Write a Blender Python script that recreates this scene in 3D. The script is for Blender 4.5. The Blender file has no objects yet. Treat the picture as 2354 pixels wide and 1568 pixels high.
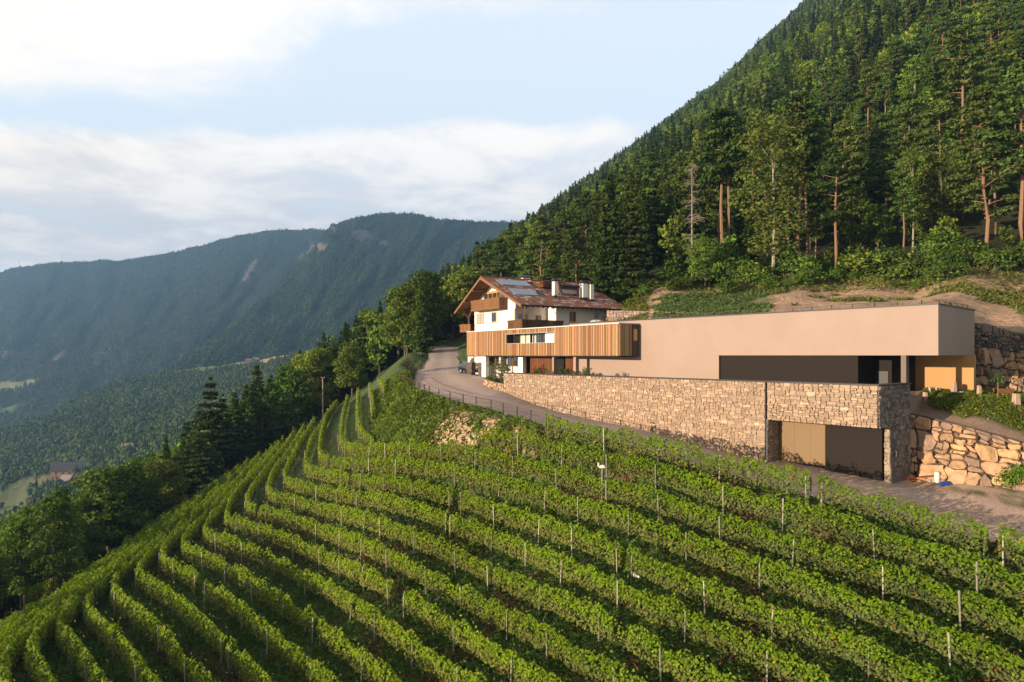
import bpy, math, random
import numpy as np
from mathutils import Vector, Matrix, noise as mnoise

# ---------------------------------------------------------------- camera, sky, sun, exposure
scene = bpy.context.scene
C = scene.collection
F = 1569.0            # focal length in pixels of a 2354-wide view
cam_d = bpy.data.cameras.new("camera"); cam = bpy.data.objects.new("camera", cam_d); C.objects.link(cam)
cam_d.sensor_width = 36.0; cam_d.lens = 36.0*F/2354.0
cam_d.shift_y = (817-784)/2354.0
cam_d.clip_start = 0.5; cam_d.clip_end = 9000
cam.location = (0, 0, 0); cam.rotation_euler = (math.radians(90), 0, 0)
scene.camera = cam

SUN_EL = math.radians(7.5)
SUN_AZ = math.atan2(-0.48, -0.893)         # direction towards the sun in plan (left, behind the camera)
sdir = Vector((math.cos(SUN_EL)*math.cos(SUN_AZ), math.cos(SUN_EL)*math.sin(SUN_AZ), math.sin(SUN_EL)))
sun_d = bpy.data.lights.new("sun", 'SUN'); sun = bpy.data.objects.new("sun", sun_d); C.objects.link(sun)
sun_d.energy = 3.3; sun_d.angle = math.radians(0.6); sun_d.color = (1.0, 0.77, 0.54)
sun.rotation_euler = sdir.to_track_quat('Z', 'Y').to_euler()

world = bpy.data.worlds.new("World"); scene.world = world; world.use_nodes = True
wn = world.node_tree.nodes; wl = world.node_tree.links; wn.clear()
def WN(t, **k):
    n = wn.new(t)
    for a, b in k.items(): setattr(n, a, b)
    return n
wout = WN('ShaderNodeOutputWorld'); wbg = WN('ShaderNodeBackground'); wbg.inputs[1].default_value = 0.15
wsky = WN('ShaderNodeTexSky', sky_type='NISHITA', sun_disc=False)
wsky.sun_elevation = SUN_EL; wsky.sun_rotation = math.atan2(sdir.x, sdir.y)
wsky.altitude = 700; wsky.air_density = 1.0; wsky.dust_density = 1.0; wsky.ozone_density = 1.5
wgeo = WN('ShaderNodeTexCoord')
wsep = WN('ShaderNodeSeparateXYZ'); wl.new(wgeo.outputs['Generated'], wsep.inputs[0])
def wmath(op, a, b=None, c=None, clamp=False):
    n = WN('ShaderNodeMath', operation=op); n.use_clamp = clamp
    for i, s in enumerate((a, b, c)):
        if s is None: continue
        if isinstance(s, (int, float)): n.inputs[i].default_value = s
        else: wl.new(s, n.inputs[i])
    return n.outputs[0]
def wramp(v, a, b, lo=0.0, hi=1.0):
    n = WN('ShaderNodeMapRange', interpolation_type='SMOOTHSTEP'); wl.new(v, n.inputs[0])
    n.inputs[1].default_value = a; n.inputs[2].default_value = b; n.inputs[3].default_value = lo; n.inputs[4].default_value = hi
    return n.outputs[0]
X_, Y_, Z_ = wsep.outputs
zc = wmath('ADD', wmath('MAXIMUM', Z_, 0.0), 0.10)
# clouds lie on a sheet overhead: the direction is divided by its height
cvec = WN('ShaderNodeCombineXYZ')
wl.new(wmath('DIVIDE', X_, zc), cvec.inputs[0]); wl.new(wmath('DIVIDE', Y_, zc), cvec.inputs[1])
nz = WN('ShaderNodeTexNoise'); nz.inputs['Scale'].default_value = 1.6; nz.inputs['Detail'].default_value = 12; nz.inputs['Roughness'].default_value = 0.66
nz.inputs['Distortion'].default_value = 0.35
mp = WN('ShaderNodeMapping'); wl.new(cvec.outputs[0], mp.inputs[0]); mp.inputs['Location'].default_value = (3.1, 1.7, 0); mp.inputs['Rotation'].default_value = (0, 0, 0.5)
wl.new(mp.outputs[0], nz.inputs['Vector'])
nz2 = WN('ShaderNodeTexNoise'); nz2.inputs['Scale'].default_value = 0.42; nz2.inputs['Detail'].default_value = 4
wl.new(mp.outputs[0], nz2.inputs['Vector'])
azr = wmath('DIVIDE', X_, wmath('MAXIMUM', Y_, 0.05))          # position across the view, + to the right
elr = wmath('DIVIDE', Z_, wmath('MAXIMUM', Y_, 0.05))
# the big bank: a tilted band of cloud over the far ridge; cloud veil towards the sun
wav = WN('ShaderNodeTexNoise'); wav.inputs['Scale'].default_value = 3.0; wav.inputs['Detail'].default_value = 5
wl.new(wgeo.outputs['Generated'], wav.inputs['Vector'])
wob = wmath('MULTIPLY', wmath('SUBTRACT', wav.outputs[0], 0.5), 0.16)
el2 = wmath('ADD', elr, wob)
top = wramp(el2, 0.315, 0.375, 1.0, 0.0)
bot = wramp(wmath('ADD', el2, wmath('MULTIPLY', azr, -0.02)), 0.090, 0.165)
bank = wmath('MULTIPLY', wmath('MULTIPLY', top, bot), wramp(azr, 0.12, 0.38, 1.0, 0.35))
veil = wmath('MULTIPLY', wramp(azr, -0.50, -0.12, 1.0, 0.0), wramp(wmath('ADD', elr, wmath('MULTIPLY', wob, 0.8)), 0.30, 0.52))
veil = wmath('MAXIMUM', veil, wmath('MULTIPLY', wramp(elr, 0.43, 0.52), 0.55))
cov = wmath('MAXIMUM', bank, veil)
dens = wmath('ADD', nz.outputs[0], wmath('MULTIPLY', wmath('SUBTRACT', nz2.outputs[0], 0.5), 0.9))
cl = wramp(wmath('ADD', dens, wmath('MULTIPLY', cov, 0.52)), 0.62, 1.00)
light = wramp(wmath('ADD', nz.outputs[0], wmath('MULTIPLY', wmath('SUBTRACT', elr, 0.2), 0.9)), 0.40, 0.66)
ccol = WN('ShaderNodeMix', data_type='RGBA')
wl.new(light, ccol.inputs[0]); ccol.inputs[6].default_value = (2.60, 2.62, 2.74, 1); ccol.inputs[7].default_value = (3.75, 3.58, 3.38, 1)
warm = WN('ShaderNodeMix', data_type='RGBA', blend_type='MULTIPLY'); wl.new(wramp(azr, -0.85, -0.2, 1.0, 0.0), warm.inputs[0])
wl.new(ccol.outputs[2], warm.inputs[6]); warm.inputs[7].default_value = (1.10, 1.02, 0.93, 1)
skyadj = WN('ShaderNodeMix', data_type='RGBA'); skyadj.inputs[0].default_value = 0.75
wl.new(wsky.outputs[0], skyadj.inputs[6]); skyadj.inputs[7].default_value = (3.15, 3.38, 3.60, 1)
smix = WN('ShaderNodeMix', data_type='RGBA'); wl.new(cl, smix.inputs[0]); wl.new(skyadj.outputs[2], smix.inputs[6]); wl.new(warm.outputs[2], smix.inputs[7])
# sky dimmed overhead and behind the camera to weaken the ambient light
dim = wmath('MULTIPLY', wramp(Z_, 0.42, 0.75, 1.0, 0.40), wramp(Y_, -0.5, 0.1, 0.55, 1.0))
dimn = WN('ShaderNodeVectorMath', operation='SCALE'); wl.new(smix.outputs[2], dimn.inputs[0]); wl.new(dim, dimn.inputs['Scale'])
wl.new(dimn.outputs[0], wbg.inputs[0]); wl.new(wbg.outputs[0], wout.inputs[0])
scene.view_settings.view_transform = 'Standard'; scene.view_settings.look = 'None'
scene.view_settings.exposure = 1.25; scene.view_settings.gamma = 1.0
scene.cycles.use_denoising = True
scene.cycles.max_bounces = 5; scene.cycles.diffuse_bounces = 3; scene.cycles.transmission_bounces = 3
scene.cycles.volume_bounces = 0; scene.cycles.transparent_max_bounces = 8
scene.cycles.use_adaptive_sampling = True; scene.cycles.adaptive_threshold = 0.015

# ---------------------------------------------------------------- helpers
rng = np.random.default_rng(7)
random.seed(7)
def P(u, v, Y):                     # a point of the place, from its bearing and its distance
    return Vector(((u-1177)/F*Y, Y, (817-v)/F*Y))
def tag(o, label=None, cat=None, group=None, kind=None):
    if label: o['label'] = label
    if cat: o['category'] = cat
    if group: o['group'] = group
    if kind: o['kind'] = kind
    return o
def thing(name, label, cat, loc=(0, 0, 0), rotz=0.0, group=None):
    o = bpy.data.objects.new(name, None); C.objects.link(o); o.empty_display_size = 0.2
    o.location = loc; o.rotation_euler = (0, 0, rotz)
    return tag(o, label, cat, group)
def mesh_np(name, V, Q, mat=None, parent=None, col=None, smooth=False, colname='Col', mats=None, mi=None):
    """one mesh object out of numpy vertices and equal-sized faces (world or parent space)"""
    V = np.asarray(V, dtype=np.float32); Q = np.asarray(Q, dtype=np.int32)
    me = bpy.data.meshes.new(name)
    n = Q.shape[1]
    me.vertices.add(len(V)); me.vertices.foreach_set('co', V.ravel())
    me.loops.add(Q.size); me.loops.foreach_set('vertex_index', Q.ravel())
    me.polygons.add(len(Q)); me.polygons.foreach_set('loop_start', np.arange(0, Q.size, n, dtype=np.int32))
    me.polygons.foreach_set('loop_total', np.full(len(Q), n, dtype=np.int32))
    if smooth: me.polygons.foreach_set('use_smooth', np.ones(len(Q), dtype=bool))
    if col is not None:
        a = me.color_attributes.new(colname, 'FLOAT_COLOR', 'POINT')
        c4 = np.ones((len(V), 4), dtype=np.float32); c4[:, :3] = col
        a.data.foreach_set('color', c4.ravel())
    me.update(calc_edges=True); me.validate()
    for m in (mats or ([mat] if mat else [])): me.materials.append(m)
    if mi is not None: me.polygons.foreach_set('material_index', np.asarray(mi, dtype=np.int32))
    o = bpy.data.objects.new(name, me); C.objects.link(o)
    if parent is not None: o.parent = parent
    return o
class MB:
    """collects boxes, prisms, tubes and quads; build() links them as ONE mesh"""
    def __init__(s): s.v = []; s.f = []; s.c = []; s.col = (1, 1, 1)
    def add(s, vs, fs):
        b = len(s.v)
        for p in vs: s.v.append(tuple(p)); s.c.append(s.col)
        for f in fs: s.f.append([b+i for i in f])
    def hexa(s, p8):                # 4 lower points, 4 upper points
        s.add(p8, [(0, 3, 2, 1), (4, 5, 6, 7), (0, 1, 5, 4), (1, 2, 6, 5), (2, 3, 7, 6), (3, 0, 4, 7)])
    def box(s, x0, x1, y0, y1, z0, z1):
        s.hexa([(x0, y0, z0), (x1, y0, z0), (x1, y1, z0), (x0, y1, z0), (x0, y0, z1), (x1, y0, z1), (x1, y1, z1), (x0, y1, z1)])
    def bar(s, a, b, w, h=None, up=(0, 0, 1)):
        a = Vector(a); b = Vector(b); h = h or w
        d = (b-a).normalized(); upv = Vector(up)
        if abs(d.dot(upv)) > 0.98: upv = Vector((1, 0, 0))
        x = d.cross(upv).normalized()*w/2; y = x.cross(d).normalized()*h/2
        s.hexa([a-x-y, a+x-y, a+x+y, a-x+y, b-x-y, b+x-y, b+x+y, b-x+y])
    def tube(s, pts, r, n=8, cap=True):
        pts = [Vector(p) for p in pts]; rs = r if isinstance(r, (list, tuple)) else [r]*len(pts)
        rings = []
        for i, p in enumerate(pts):
            d = (pts[min(i+1, len(pts)-1)]-pts[max(i-1, 0)]).normalized()
            u = d.cross(Vector((0, 0, 1)));  u = u if u.length > 0.05 else d.cross(Vector((1, 0, 0)))
            u.normalize(); w = d.cross(u)
            rings.append([p+(u*math.cos(2*math.pi*k/n)+w*math.sin(2*math.pi*k/n))*rs[i] for k in range(n)])
        vs = [q for r_ in rings for q in r_]; fs = []
        for i in range(len(pts)-1):
            for k in range(n): fs.append((i*n+k, i*n+(k+1) % n, (i+1)*n+(k+1) % n, (i+1)*n+k))
        if cap: fs.append(tuple(range(n-1, -1, -1))); fs.append(tuple(range((len(pts)-1)*n, len(pts)*n)))
        s.add(vs, fs)
    def quad(s, *p): s.add(p, [tuple(range(len(p)))])
    def prism(s, poly, d):          # polygon of 3D points pushed along vector d
        n = len(poly); d = Vector(d); a = [Vector(p) for p in poly]
        s.add(a+[p+d for p in a], [tuple(range(n-1, -1, -1)), tuple(range(n, 2*n))]+[(i, (i+1) % n, n+(i+1) % n, n+i) for i in range(n)])
    def build(s, name, mat, parent=None, smooth=False, bevel=0.0):
        me = bpy.data.meshes.new(name); me.from_pydata([tuple(v) for v in s.v], [], s.f)
        a = me.color_attributes.new('Col', 'FLOAT_COLOR', 'POINT')
        a.data.foreach_set('color', np.array([(*c, 1.0) for c in s.c], dtype=np.float32).ravel())
        me.materials.append(mat); me.update()
        import bmesh
        bm = bmesh.new(); bm.from_mesh(me); bmesh.ops.recalc_face_normals(bm, faces=bm.faces); bm.to_mesh(me); bm.free()
        if smooth: me.polygons.foreach_set('use_smooth', np.ones(len(me.polygons), dtype=bool))
        o = bpy.data.objects.new(name, me); C.objects.link(o)
        if parent is not None: o.parent = parent
        if bevel: m = o.modifiers.new('bevel', 'BEVEL'); m.width = bevel; m.segments = 1; m.limit_method = 'ANGLE'
        return o

# ---------------------------------------------------------------- materials
MATS = {}
def mat(name, color, rough=0.85, metal=0.0, spec=0.3, noise=None, bump=None, vcol=False, transl=0.0, objrand=None, coat=0.0, extra=None):
    """noise=(scale, amount[, second colour]); bump=(scale, strength); vcol multiplies the Col attribute"""
    m = bpy.data.materials.new(name); m.use_nodes = True; nt = m.node_tree; N = nt.nodes; L = nt.links
    b = N['Principled BSDF']; out = N['Material Output']
    b.inputs['Roughness'].default_value = rough; b.inputs['Metallic'].default_value = metal
    b.inputs['Specular IOR Level'].default_value = spec; b.inputs['Coat Weight'].default_value = coat
    rgb = N.new('ShaderNodeRGB'); rgb.outputs[0].default_value = (*color, 1); cur = rgb.outputs[0]
    tc = N.new('ShaderNodeTexCoord')
    if noise:
        sc, am = noise[0], noise[1]; c2 = noise[2] if len(noise) > 2 else tuple(x*0.55 for x in color)
        n = N.new('ShaderNodeTexNoise'); n.inputs['Scale'].default_value = sc; n.inputs['Detail'].default_value = 6; n.inputs['Roughness'].default_value = 0.65
        L.new(tc.outputs['Object'], n.inputs['Vector'])
        r = N.new('ShaderNodeMapRange'); r.inputs[1].default_value = 0.35; r.inputs[2].default_value = 0.68; r.inputs[4].default_value = am; L.new(n.outputs[0], r.inputs[0])
        mx = N.new('ShaderNodeMix'); mx.data_type = 'RGBA'; L.new(r.outputs[0], mx.inputs[0]); L.new(cur, mx.inputs[6]); mx.inputs[7].default_value = (*c2, 1); cur = mx.outputs[2]
    if vcol:
        a = N.new('ShaderNodeVertexColor'); a.layer_name = 'Col'
        mx = N.new('ShaderNodeMix'); mx.data_type = 'RGBA'; mx.blend_type = 'MULTIPLY'; mx.inputs[0].default_value = 1; L.new(cur, mx.inputs[6]); L.new(a.outputs[0], mx.inputs[7]); cur = mx.outputs[2]
    if objrand:                     # (hue spread, value low, value high)
        oi = N.new('ShaderNodeObjectInfo'); hs = N.new('ShaderNodeHueSaturation')
        r = N.new('ShaderNodeMapRange'); L.new(oi.outputs['Random'], r.inputs[0]); r.inputs[3].default_value = 0.5-objrand[0]; r.inputs[4].default_value = 0.5+objrand[0]; L.new(r.outputs[0], hs.inputs['Hue'])
        w = N.new('ShaderNodeTexWhiteNoise'); w.noise_dimensions = '1D'; L.new(oi.outputs['Random'], w.inputs['W'])
        r2 = N.new('ShaderNodeMapRange'); L.new(w.outputs[0], r2.inputs[0]); r2.inputs[3].default_value = objrand[1]; r2.inputs[4].default_value = objrand[2]; L.new(r2.outputs[0], hs.inputs['Value'])
        L.new(cur, hs.inputs['Color']); cur = hs.outputs[0]
    if extra: cur = extra(N, L, cur, tc, b)
    L.new(cur, b.inputs['Base Color'])
    if bump:
        n = N.new('ShaderNodeTexNoise'); n.inputs['Scale'].default_value = bump[0]; n.inputs['Detail'].default_value = 8; L.new(tc.outputs['Object'], n.inputs['Vector'])
        bp = N.new('ShaderNodeBump'); bp.inputs['Strength'].default_value = bump[1]; bp.inputs['Distance'].default_value = bump[2] if len(bump) > 2 else 0.05
        L.new(n.outputs[0], bp.inputs['Height']); L.new(bp.outputs[0], b.inputs['Normal'])
    if transl:
        t = N.new('ShaderNodeBsdfTranslucent'); mx = N.new('ShaderNodeMixShader'); mx.inputs[0].default_value = transl
        g = N.new('ShaderNodeMix'); g.data_type = 'RGBA'; g.blend_type = 'MULTIPLY'; g.inputs[0].default_value = 1; L.new(cur, g.inputs[6]); g.inputs[7].default_value = (1.5, 1.5, 0.5, 1)
        L.new(g.outputs[2], t.inputs[0]); L.new(b.outputs[0], mx.inputs[1]); L.new(t.outputs[0], mx.inputs[2]); L.new(mx.outputs[0], out.inputs[0])
    MATS[name] = m
    return m
def ramp(x, xs, ys): return np.interp(x, xs, ys)

# ---------------------------------------------------------------- the hill: a smooth surface through surveyed points
# every point is (bearing u, dip v, distance Y); the fit works on slope angle over (X/Y, 1/Y), where a plane stays a plane
def asym(x): return 0.765*x+0.183+max(0.0, x-0.2)*0.14
AX = [-1.2, -0.9, -0.7, -0.53, -0.29, -0.11, 0.16, 0.47, 0.75, 1.1]
AV = [-3.0, -3.5, -4.0, -4.6, -8.2, -10.4, -22.4, -43.0, -57.0, -70.0]
far_pts = []
for x in (-1.1, -0.8, -0.6, -0.4, -0.2, 0.0, 0.2, 0.4, 0.6, 0.85, 1.1):
    for Y in (260, 500, 1200):
        far_pts.append((1177+F*x, 817-F*(asym(x)+np.interp(x, AX, AV)/Y), Y))
low_pts = [(1434, 1109, 57), (1547, 1142, 52.5), (1675, 1181, 49), (1996, 1283, 43.5), (2204, 1361, 39.5), (2225, 1278, 42), (2173, 1448, 38),
 (1585, 1305, 47), (1737, 1367, 45), (1543, 1378, 43.5), (1490, 1442, 43), (1888, 1537, 37), (1455, 1256, 49), (1705, 1450, 41.5),
 (628, 1517, 50), (693, 1462, 56), (758, 1513, 50), (758, 1407, 58), (809, 1282, 66), (755, 1328, 65), (699, 1367, 65), (1329, 1083, 62),
 (909, 1196, 65), (1027, 1178, 65), (804, 1215, 70), (1101, 1199, 62), (1188, 1233, 58), (1340, 1217, 54), (710, 1107, 86), (750, 1120, 82),
 (986, 1060, 76), (572, 1192, 80), (1074, 1131, 67), (1236, 1057, 66), (470, 1255, 76), (370, 1305, 71), (260, 1370, 64), (140, 1455, 56), (0, 1545, 48),
 (784, 1050, 90), (850, 905, 130), (800, 931, 130), (723, 982, 138), (598, 1065, 126), (498, 1127, 115), (430, 1173, 106), (348, 1250, 92), (150, 1360, 72), (0, 1475, 56),
 (2354, 1608, 34), (1177, 1600, 42), (600, 1640, 45), (2800, 1500, 30), (-300, 1640, 42), (1177, 2300, 27), (2400, 2200, 24), (0, 2200, 28), (-700, 1900, 30), (3200, 1900, 22),
 # the roadside (fence) and the foot of the stone wall
 (915, 874, 104), (948, 895, 93), (1011, 918, 83), (1067, 931, 77), (1131, 945, 72), (1191, 963, 68), (1258, 982, 63.5), (1400, 1015, 59), (1550, 1055, 55),
 (1700, 1098, 51), (1861, 1143, 47.5), (2000, 1178, 45.5), (2150, 1217, 43.5), (2300, 1252, 41), (2500, 1300, 38),
 (1155, 898, 86.3), (1225, 927, 81.7), (1379, 969, 73.1), (1494, 991, 67.7), (1641, 1031, 61.9), (1758, 1060, 57.9), (2026, 1101, 51.5), (2227, 1117, 50), (2354, 1131, 48), (2600, 1170, 45),
 (1100, 874, 98), (1050, 868, 104), (1000, 845, 118), (1040, 797, 150), (990, 797, 150), (920, 850, 122),
 # the face of the bank under the fence
 (930, 935, 97), (960, 985, 88), (1010, 1000, 80), (1050, 1010, 76)]
high_pts = [(1100, 874, 99), (1040, 797, 150), (990, 797, 150), (1000, 845, 118), (1200, 780, 130), (1330, 720, 125),
 (1450, 716, 100), (1640, 722, 84), (1800, 712, 78), (1970, 700, 74), (2157, 700, 69), (2300, 770, 64), (2400, 790, 63), (2354, 715, 72),
 (1430, 690, 112), (1510, 655, 112), (1640, 662, 107), (1760, 648, 105), (1920, 645, 104), (2100, 645, 99), (2354, 645, 92), (2700, 680, 82)]
def tps_fit(pts, lam=2e-4):
    A = np.array([((u-1177)/F, 20.0/Y, (817-v)/F) for u, v, Y in pts])
    n = len(A); X = A[:, :2]
    r2 = ((X[:, None]-X[None])**2).sum(-1); K = 0.5*r2*np.log(r2+1e-12)+lam*np.eye(n)
    Pm = np.c_[np.ones(n), X]
    M = np.zeros((n+3, n+3)); M[:n, :n] = K; M[:n, n:] = Pm; M[n:, :n] = Pm.T
    w = np.linalg.solve(M, np.r_[A[:, 2], 0, 0, 0])
    return X, w
VINE = [p for p in low_pts[:64] if p[:2] not in ((1434, 1109), (1236, 1057), (1737, 1367))]
VINE = tps_fit(VINE+far_pts, 4e-3); LOW = tps_fit(low_pts+far_pts, 1e-5); HIGH = tps_fit(high_pts+far_pts)
def tps_eval(fit, x, Q):
    X, w = fit; n = len(X); out = np.zeros(x.shape)
    for i in range(n):
        r2 = (x-X[i, 0])**2+(Q-X[i, 1])**2
        out += w[i]*0.5*r2*np.log(r2+1e-12)
    return out+w[n]+w[n+1]*x+w[n+2]*Q
SEP = [(-60, 210), (-16, 130), (3.5, 108), (15, 91), (24.5, 80), (33.6, 68.2), (41.3, 64.0), (46, 63.9), (60, 62.8), (140, 54)]
def side(X, Y):                      # >0 on the uphill side of the line that runs inside the buildings
    best = np.full(np.shape(X), 1e9); sg = np.ones(np.shape(X))
    for (ax, ay), (bx, by) in zip(SEP[:-1], SEP[1:]):
        dx, dy = bx-ax, by-ay; L2 = dx*dx+dy*dy
        t = np.clip(((X-ax)*dx+(Y-ay)*dy)/L2, 0, 1)
        d = np.hypot(X-ax-t*dx, Y-ay-t*dy); c = dx*(Y-ay)-dy*(X-ax)
        m = d < best; best = np.where(m, d, best); sg = np.where(m, np.sign(c), sg)
    return sg*best
def fbm(X, Y, sc, seed=0, octv=4):
    """cheap value noise, vectorised"""
    X = np.asarray(X, float)/sc; Y = np.asarray(Y, float)/sc; out = 0; a = 0.5
    for k in range(octv):
        xi = np.floor(X).astype(np.int64); yi = np.floor(Y).astype(np.int64); fx = X-xi; fy = Y-yi
        fx = fx*fx*(3-2*fx); fy = fy*fy*(3-2*fy)
        def h(i, j):
            n = (i*374761393+j*668265263+(seed+k)*974634777) & 0x7fffffff
            n = ((n ^ (n >> 13))*1274126177) & 0x7fffffff
            return ((n ^ (n >> 16)) & 0xffff)/65535.0
        out = out+a*((h(xi, yi)*(1-fx)+h(xi+1, yi)*fx)*(1-fy)+(h(xi, yi+1)*(1-fx)+h(xi+1, yi+1)*fx)*fy-0.5)
        X = X*2.03+11.3; Y = Y*2.03+5.1; a *= 0.5
    return out
EDGE = [P(985, 797, 150), P(984, 825, 128), P(955, 858, 112), P(948, 892, 96), P(1011, 916, 83), P(1067, 929, 77), P(1131, 943, 72), P(1191, 961, 68), P(1258, 980, 63.5), P(1400, 1013, 59), P(1550, 1053, 55),
        P(1700, 1096, 51), P(1861, 1141, 47.5), P(2000, 1176, 45.5), P(2150, 1215, 43.5), P(2300, 1250, 41), P(2500, 1298, 38), P(2750, 1360, 35), P(3400, 1500, 30)]
def edge_of_road(X, Y):              # distance below the outer edge of the road (negative above it), height and bearing of that edge
    best = np.full(np.shape(X), 1e9); sg = np.ones(np.shape(X)); ze = np.zeros(np.shape(X)); ue = np.zeros(np.shape(X))
    for p, q in zip(EDGE[:-1], EDGE[1:]):
        dx, dy = q.x-p.x, q.y-p.y; L2 = dx*dx+dy*dy
        t = np.clip(((X-p.x)*dx+(Y-p.y)*dy)/L2, 0, 1); ex = p.x+t*dx; ey = p.y+t*dy
        d = np.hypot(X-ex, Y-ey); c = dx*(Y-p.y)-dy*(X-p.x); m = d < best
        best = np.where(m, d, best); sg = np.where(m, np.where(c > 0, -1.0, 1.0), sg); ze = np.where(m, p.z+t*(q.z-p.z), ze); ue = np.where(m, 1177+F*ex/ey, ue)
    return best*sg, ze, ue
def ground(X, Y, rough=True):
    X = np.asarray(X, float); Y = np.asarray(Y, float)
    x = X/Y; Q = 20.0/Y
    lo = tps_eval(LOW, x, Q)*Y; hi = tps_eval(HIGH, x, Q)*Y; vi = tps_eval(VINE, x, Q)*Y
    d, ze, ue = edge_of_road(X, Y)
    wdt = np.interp(ue, [960, 1010, 1150, 1260, 1400], [5.0, 9.0, 8.0, 4.0, 3.2])
    tb = np.clip((d-0.3)/wdt, 0, 1); tb = tb*tb*(3-2*tb)
    dn = ze-0.08+(vi-ze)*tb
    far = np.clip((Y-135)/25, 0, 1)
    lo = np.where(d > 0, dn*(1-far)+lo*far, lo)
    t = np.clip(side(X, Y)/0.5+0.5, 0, 1)
    z = lo*(1-t)+hi*t
    if rough:
        z = z+fbm(X, Y, 3.0, 3)*0.22*np.clip(Y/60, 0.5, 1)+fbm(X, Y, 60.0, 9)*np.clip((Y-170)/120, 0, 1)*14
        z = z+np.clip(t, 0, 1)*fbm(X, Y, 9.0, 5)*1.1*np.clip((Y-70)/15, 0, 1)*(side(X, Y) > 1.5)
    return z
def hit(u, v, h=0.0):
    """where the sight line (u, v) meets the ground raised by h (lower side of the hill)"""
    x = (u-1177)/F; e = (817-v)/F
    Ys = np.linspace(18, 260, 900)
    f = ground(x*Ys, Ys, rough=False)/Ys+h/Ys-e
    i = np.where((f[:-1] < 0) & (f[1:] >= 0))[0]
    if len(i) == 0: return None
    i = i[0]; Y = Ys[i]+(Ys[i+1]-Ys[i])*(-f[i])/(f[i+1]-f[i])
    return (x*Y, Y, e*Y-h)
# ---------------------------------------------------------------- ground sheets
def resample(pts, n):
    p = np.array([tuple(q) for q in pts], float); d = np.r_[0, np.cumsum(np.linalg.norm(np.diff(p[:, :2], axis=0), axis=1))]
    s = np.linspace(0, d[-1], n)
    return np.c_[[np.interp(s, d, p[:, k]) for k in range(3)]].T
def ruled(A, B, n, m):
    """grid of n x m points between two 3D lines given by matching points"""
    A = np.array([tuple(q) for q in A], float); B = np.array([tuple(q) for q in B], float)
    k = np.arange(len(A)); s = np.linspace(0, len(A)-1, n)
    a = np.c_[[np.interp(s, k, A[:, j]) for j in range(3)]].T; b = np.c_[[np.interp(s, k, B[:, j]) for j in range(3)]].T
    t = np.linspace(0, 1, m)[None, :, None]
    return a[:, None]*(1-t)+b[:, None]*t
def grid_faces(n, m, keep=None):
    i, j = np.meshgrid(np.arange(n-1), np.arange(m-1), indexing='ij'); a = (i*m+j).ravel()
    Q = np.c_[a, a+1, a+m+1, a+m]
    if keep is not None: Q = Q[keep.ravel()]
    return Q
def inpoly(X, Y, poly):
    c = np.zeros(np.shape(X), bool); n = len(poly)
    for i in range(n):
        x0, y0 = poly[i][:2]; x1, y1 = poly[(i+1) % n][:2]
        m = ((y0 > Y) != (y1 > Y)); c ^= m & (X < (x1-x0)*(Y-y0)/((y1-y0) if y1 != y0 else 1e-9)+x0)
    return c
def smoothstep(x, a, b):
    t = np.clip((x-a)/(b-a), 0, 1); return t*t*(3-2*t)

# the road and the yard: outer side (fence, vines) and inner side (house, foot of the stone wall, boulder wall)
road_out = EDGE[:-1]
road_in = [P(1058, 797, 150), P(1054, 826, 125), P(1072, 857, 109.5), P(1115, 868, 100.5), P(1130, 884, 93), P(1158, 900, 86.5), P(1226, 928, 81.9), P(1300, 950, 77.4), P(1379, 969, 73.3), P(1494, 992, 67.9), P(1641, 1032, 62.1),
           P(1758, 1060, 58.1), P(1795, 1054, 59.4), P(2026, 1100, 52.8), P(2100, 1108, 53.6), P(2227, 1114, 50.9), P(2354, 1128, 49.2), P(2600, 1160, 47.5)]
RG = ruled(road_out, road_in, 260, 22)
rx, ry = RG[..., 0], RG[..., 1]
RG[..., 2] += fbm(rx, ry, 2.2, 21)*0.10+fbm(rx, ry, 12, 22)*0.25
RP = np.array(road_out+road_in[::-1])[:, :2]
def road_height(X, Y):
    """height of the road sheet at a point, by the nearest sheet vertex"""
    flat = RG.reshape(-1, 3); out = np.empty(len(X))
    for s in range(0, len(X), 2000):
        d = (X[s:s+2000, None]-flat[None, :, 0])**2+(Y[s:s+2000, None]-flat[None, :, 1])**2
        out[s:s+2000] = flat[d.argmin(1), 2]
    return out
# the terrace in front of the winery, its ramp and the grassy bank right of it
ter_f = [(-3.2, 92.5, -3.55), (-1.2, 87.6, -3.35), (27.3, 51.8, -3.35), (30.7, 54.2, -3.6), (31.9, 55.2, -5.0), (33.5, 54.4, -5.15), (34.5, 51.7, -5.7), (37.6, 50.2, -6.75), (46, 47.5, -9.0)]
ter_b = [(2.5, 101, -3.3), (7.5, 95, -3.3), (36.5, 60.8, -3.3), (38.0, 62.0, -3.55), (40.0, 63.3, -3.65), (41.6, 62.3, -3.7), (45, 62.2, -3.7), (52, 61.5, -3.6), (66, 60, -3.4)]
TG = ruled(ter_f, ter_b, 180, 30)
tt = np.linspace(0, 1, 30)[None, :]
TG[..., 2] += np.where(TG[..., 0] > 31.5, np.sin(np.pi*tt)*0.9*smoothstep(TG[..., 0], 34, 37), 0)+fbm(TG[..., 0], TG[..., 1], 2.0, 31)*0.16
TP = np.array(ter_f+ter_b[::-1])[:, :2]

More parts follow.
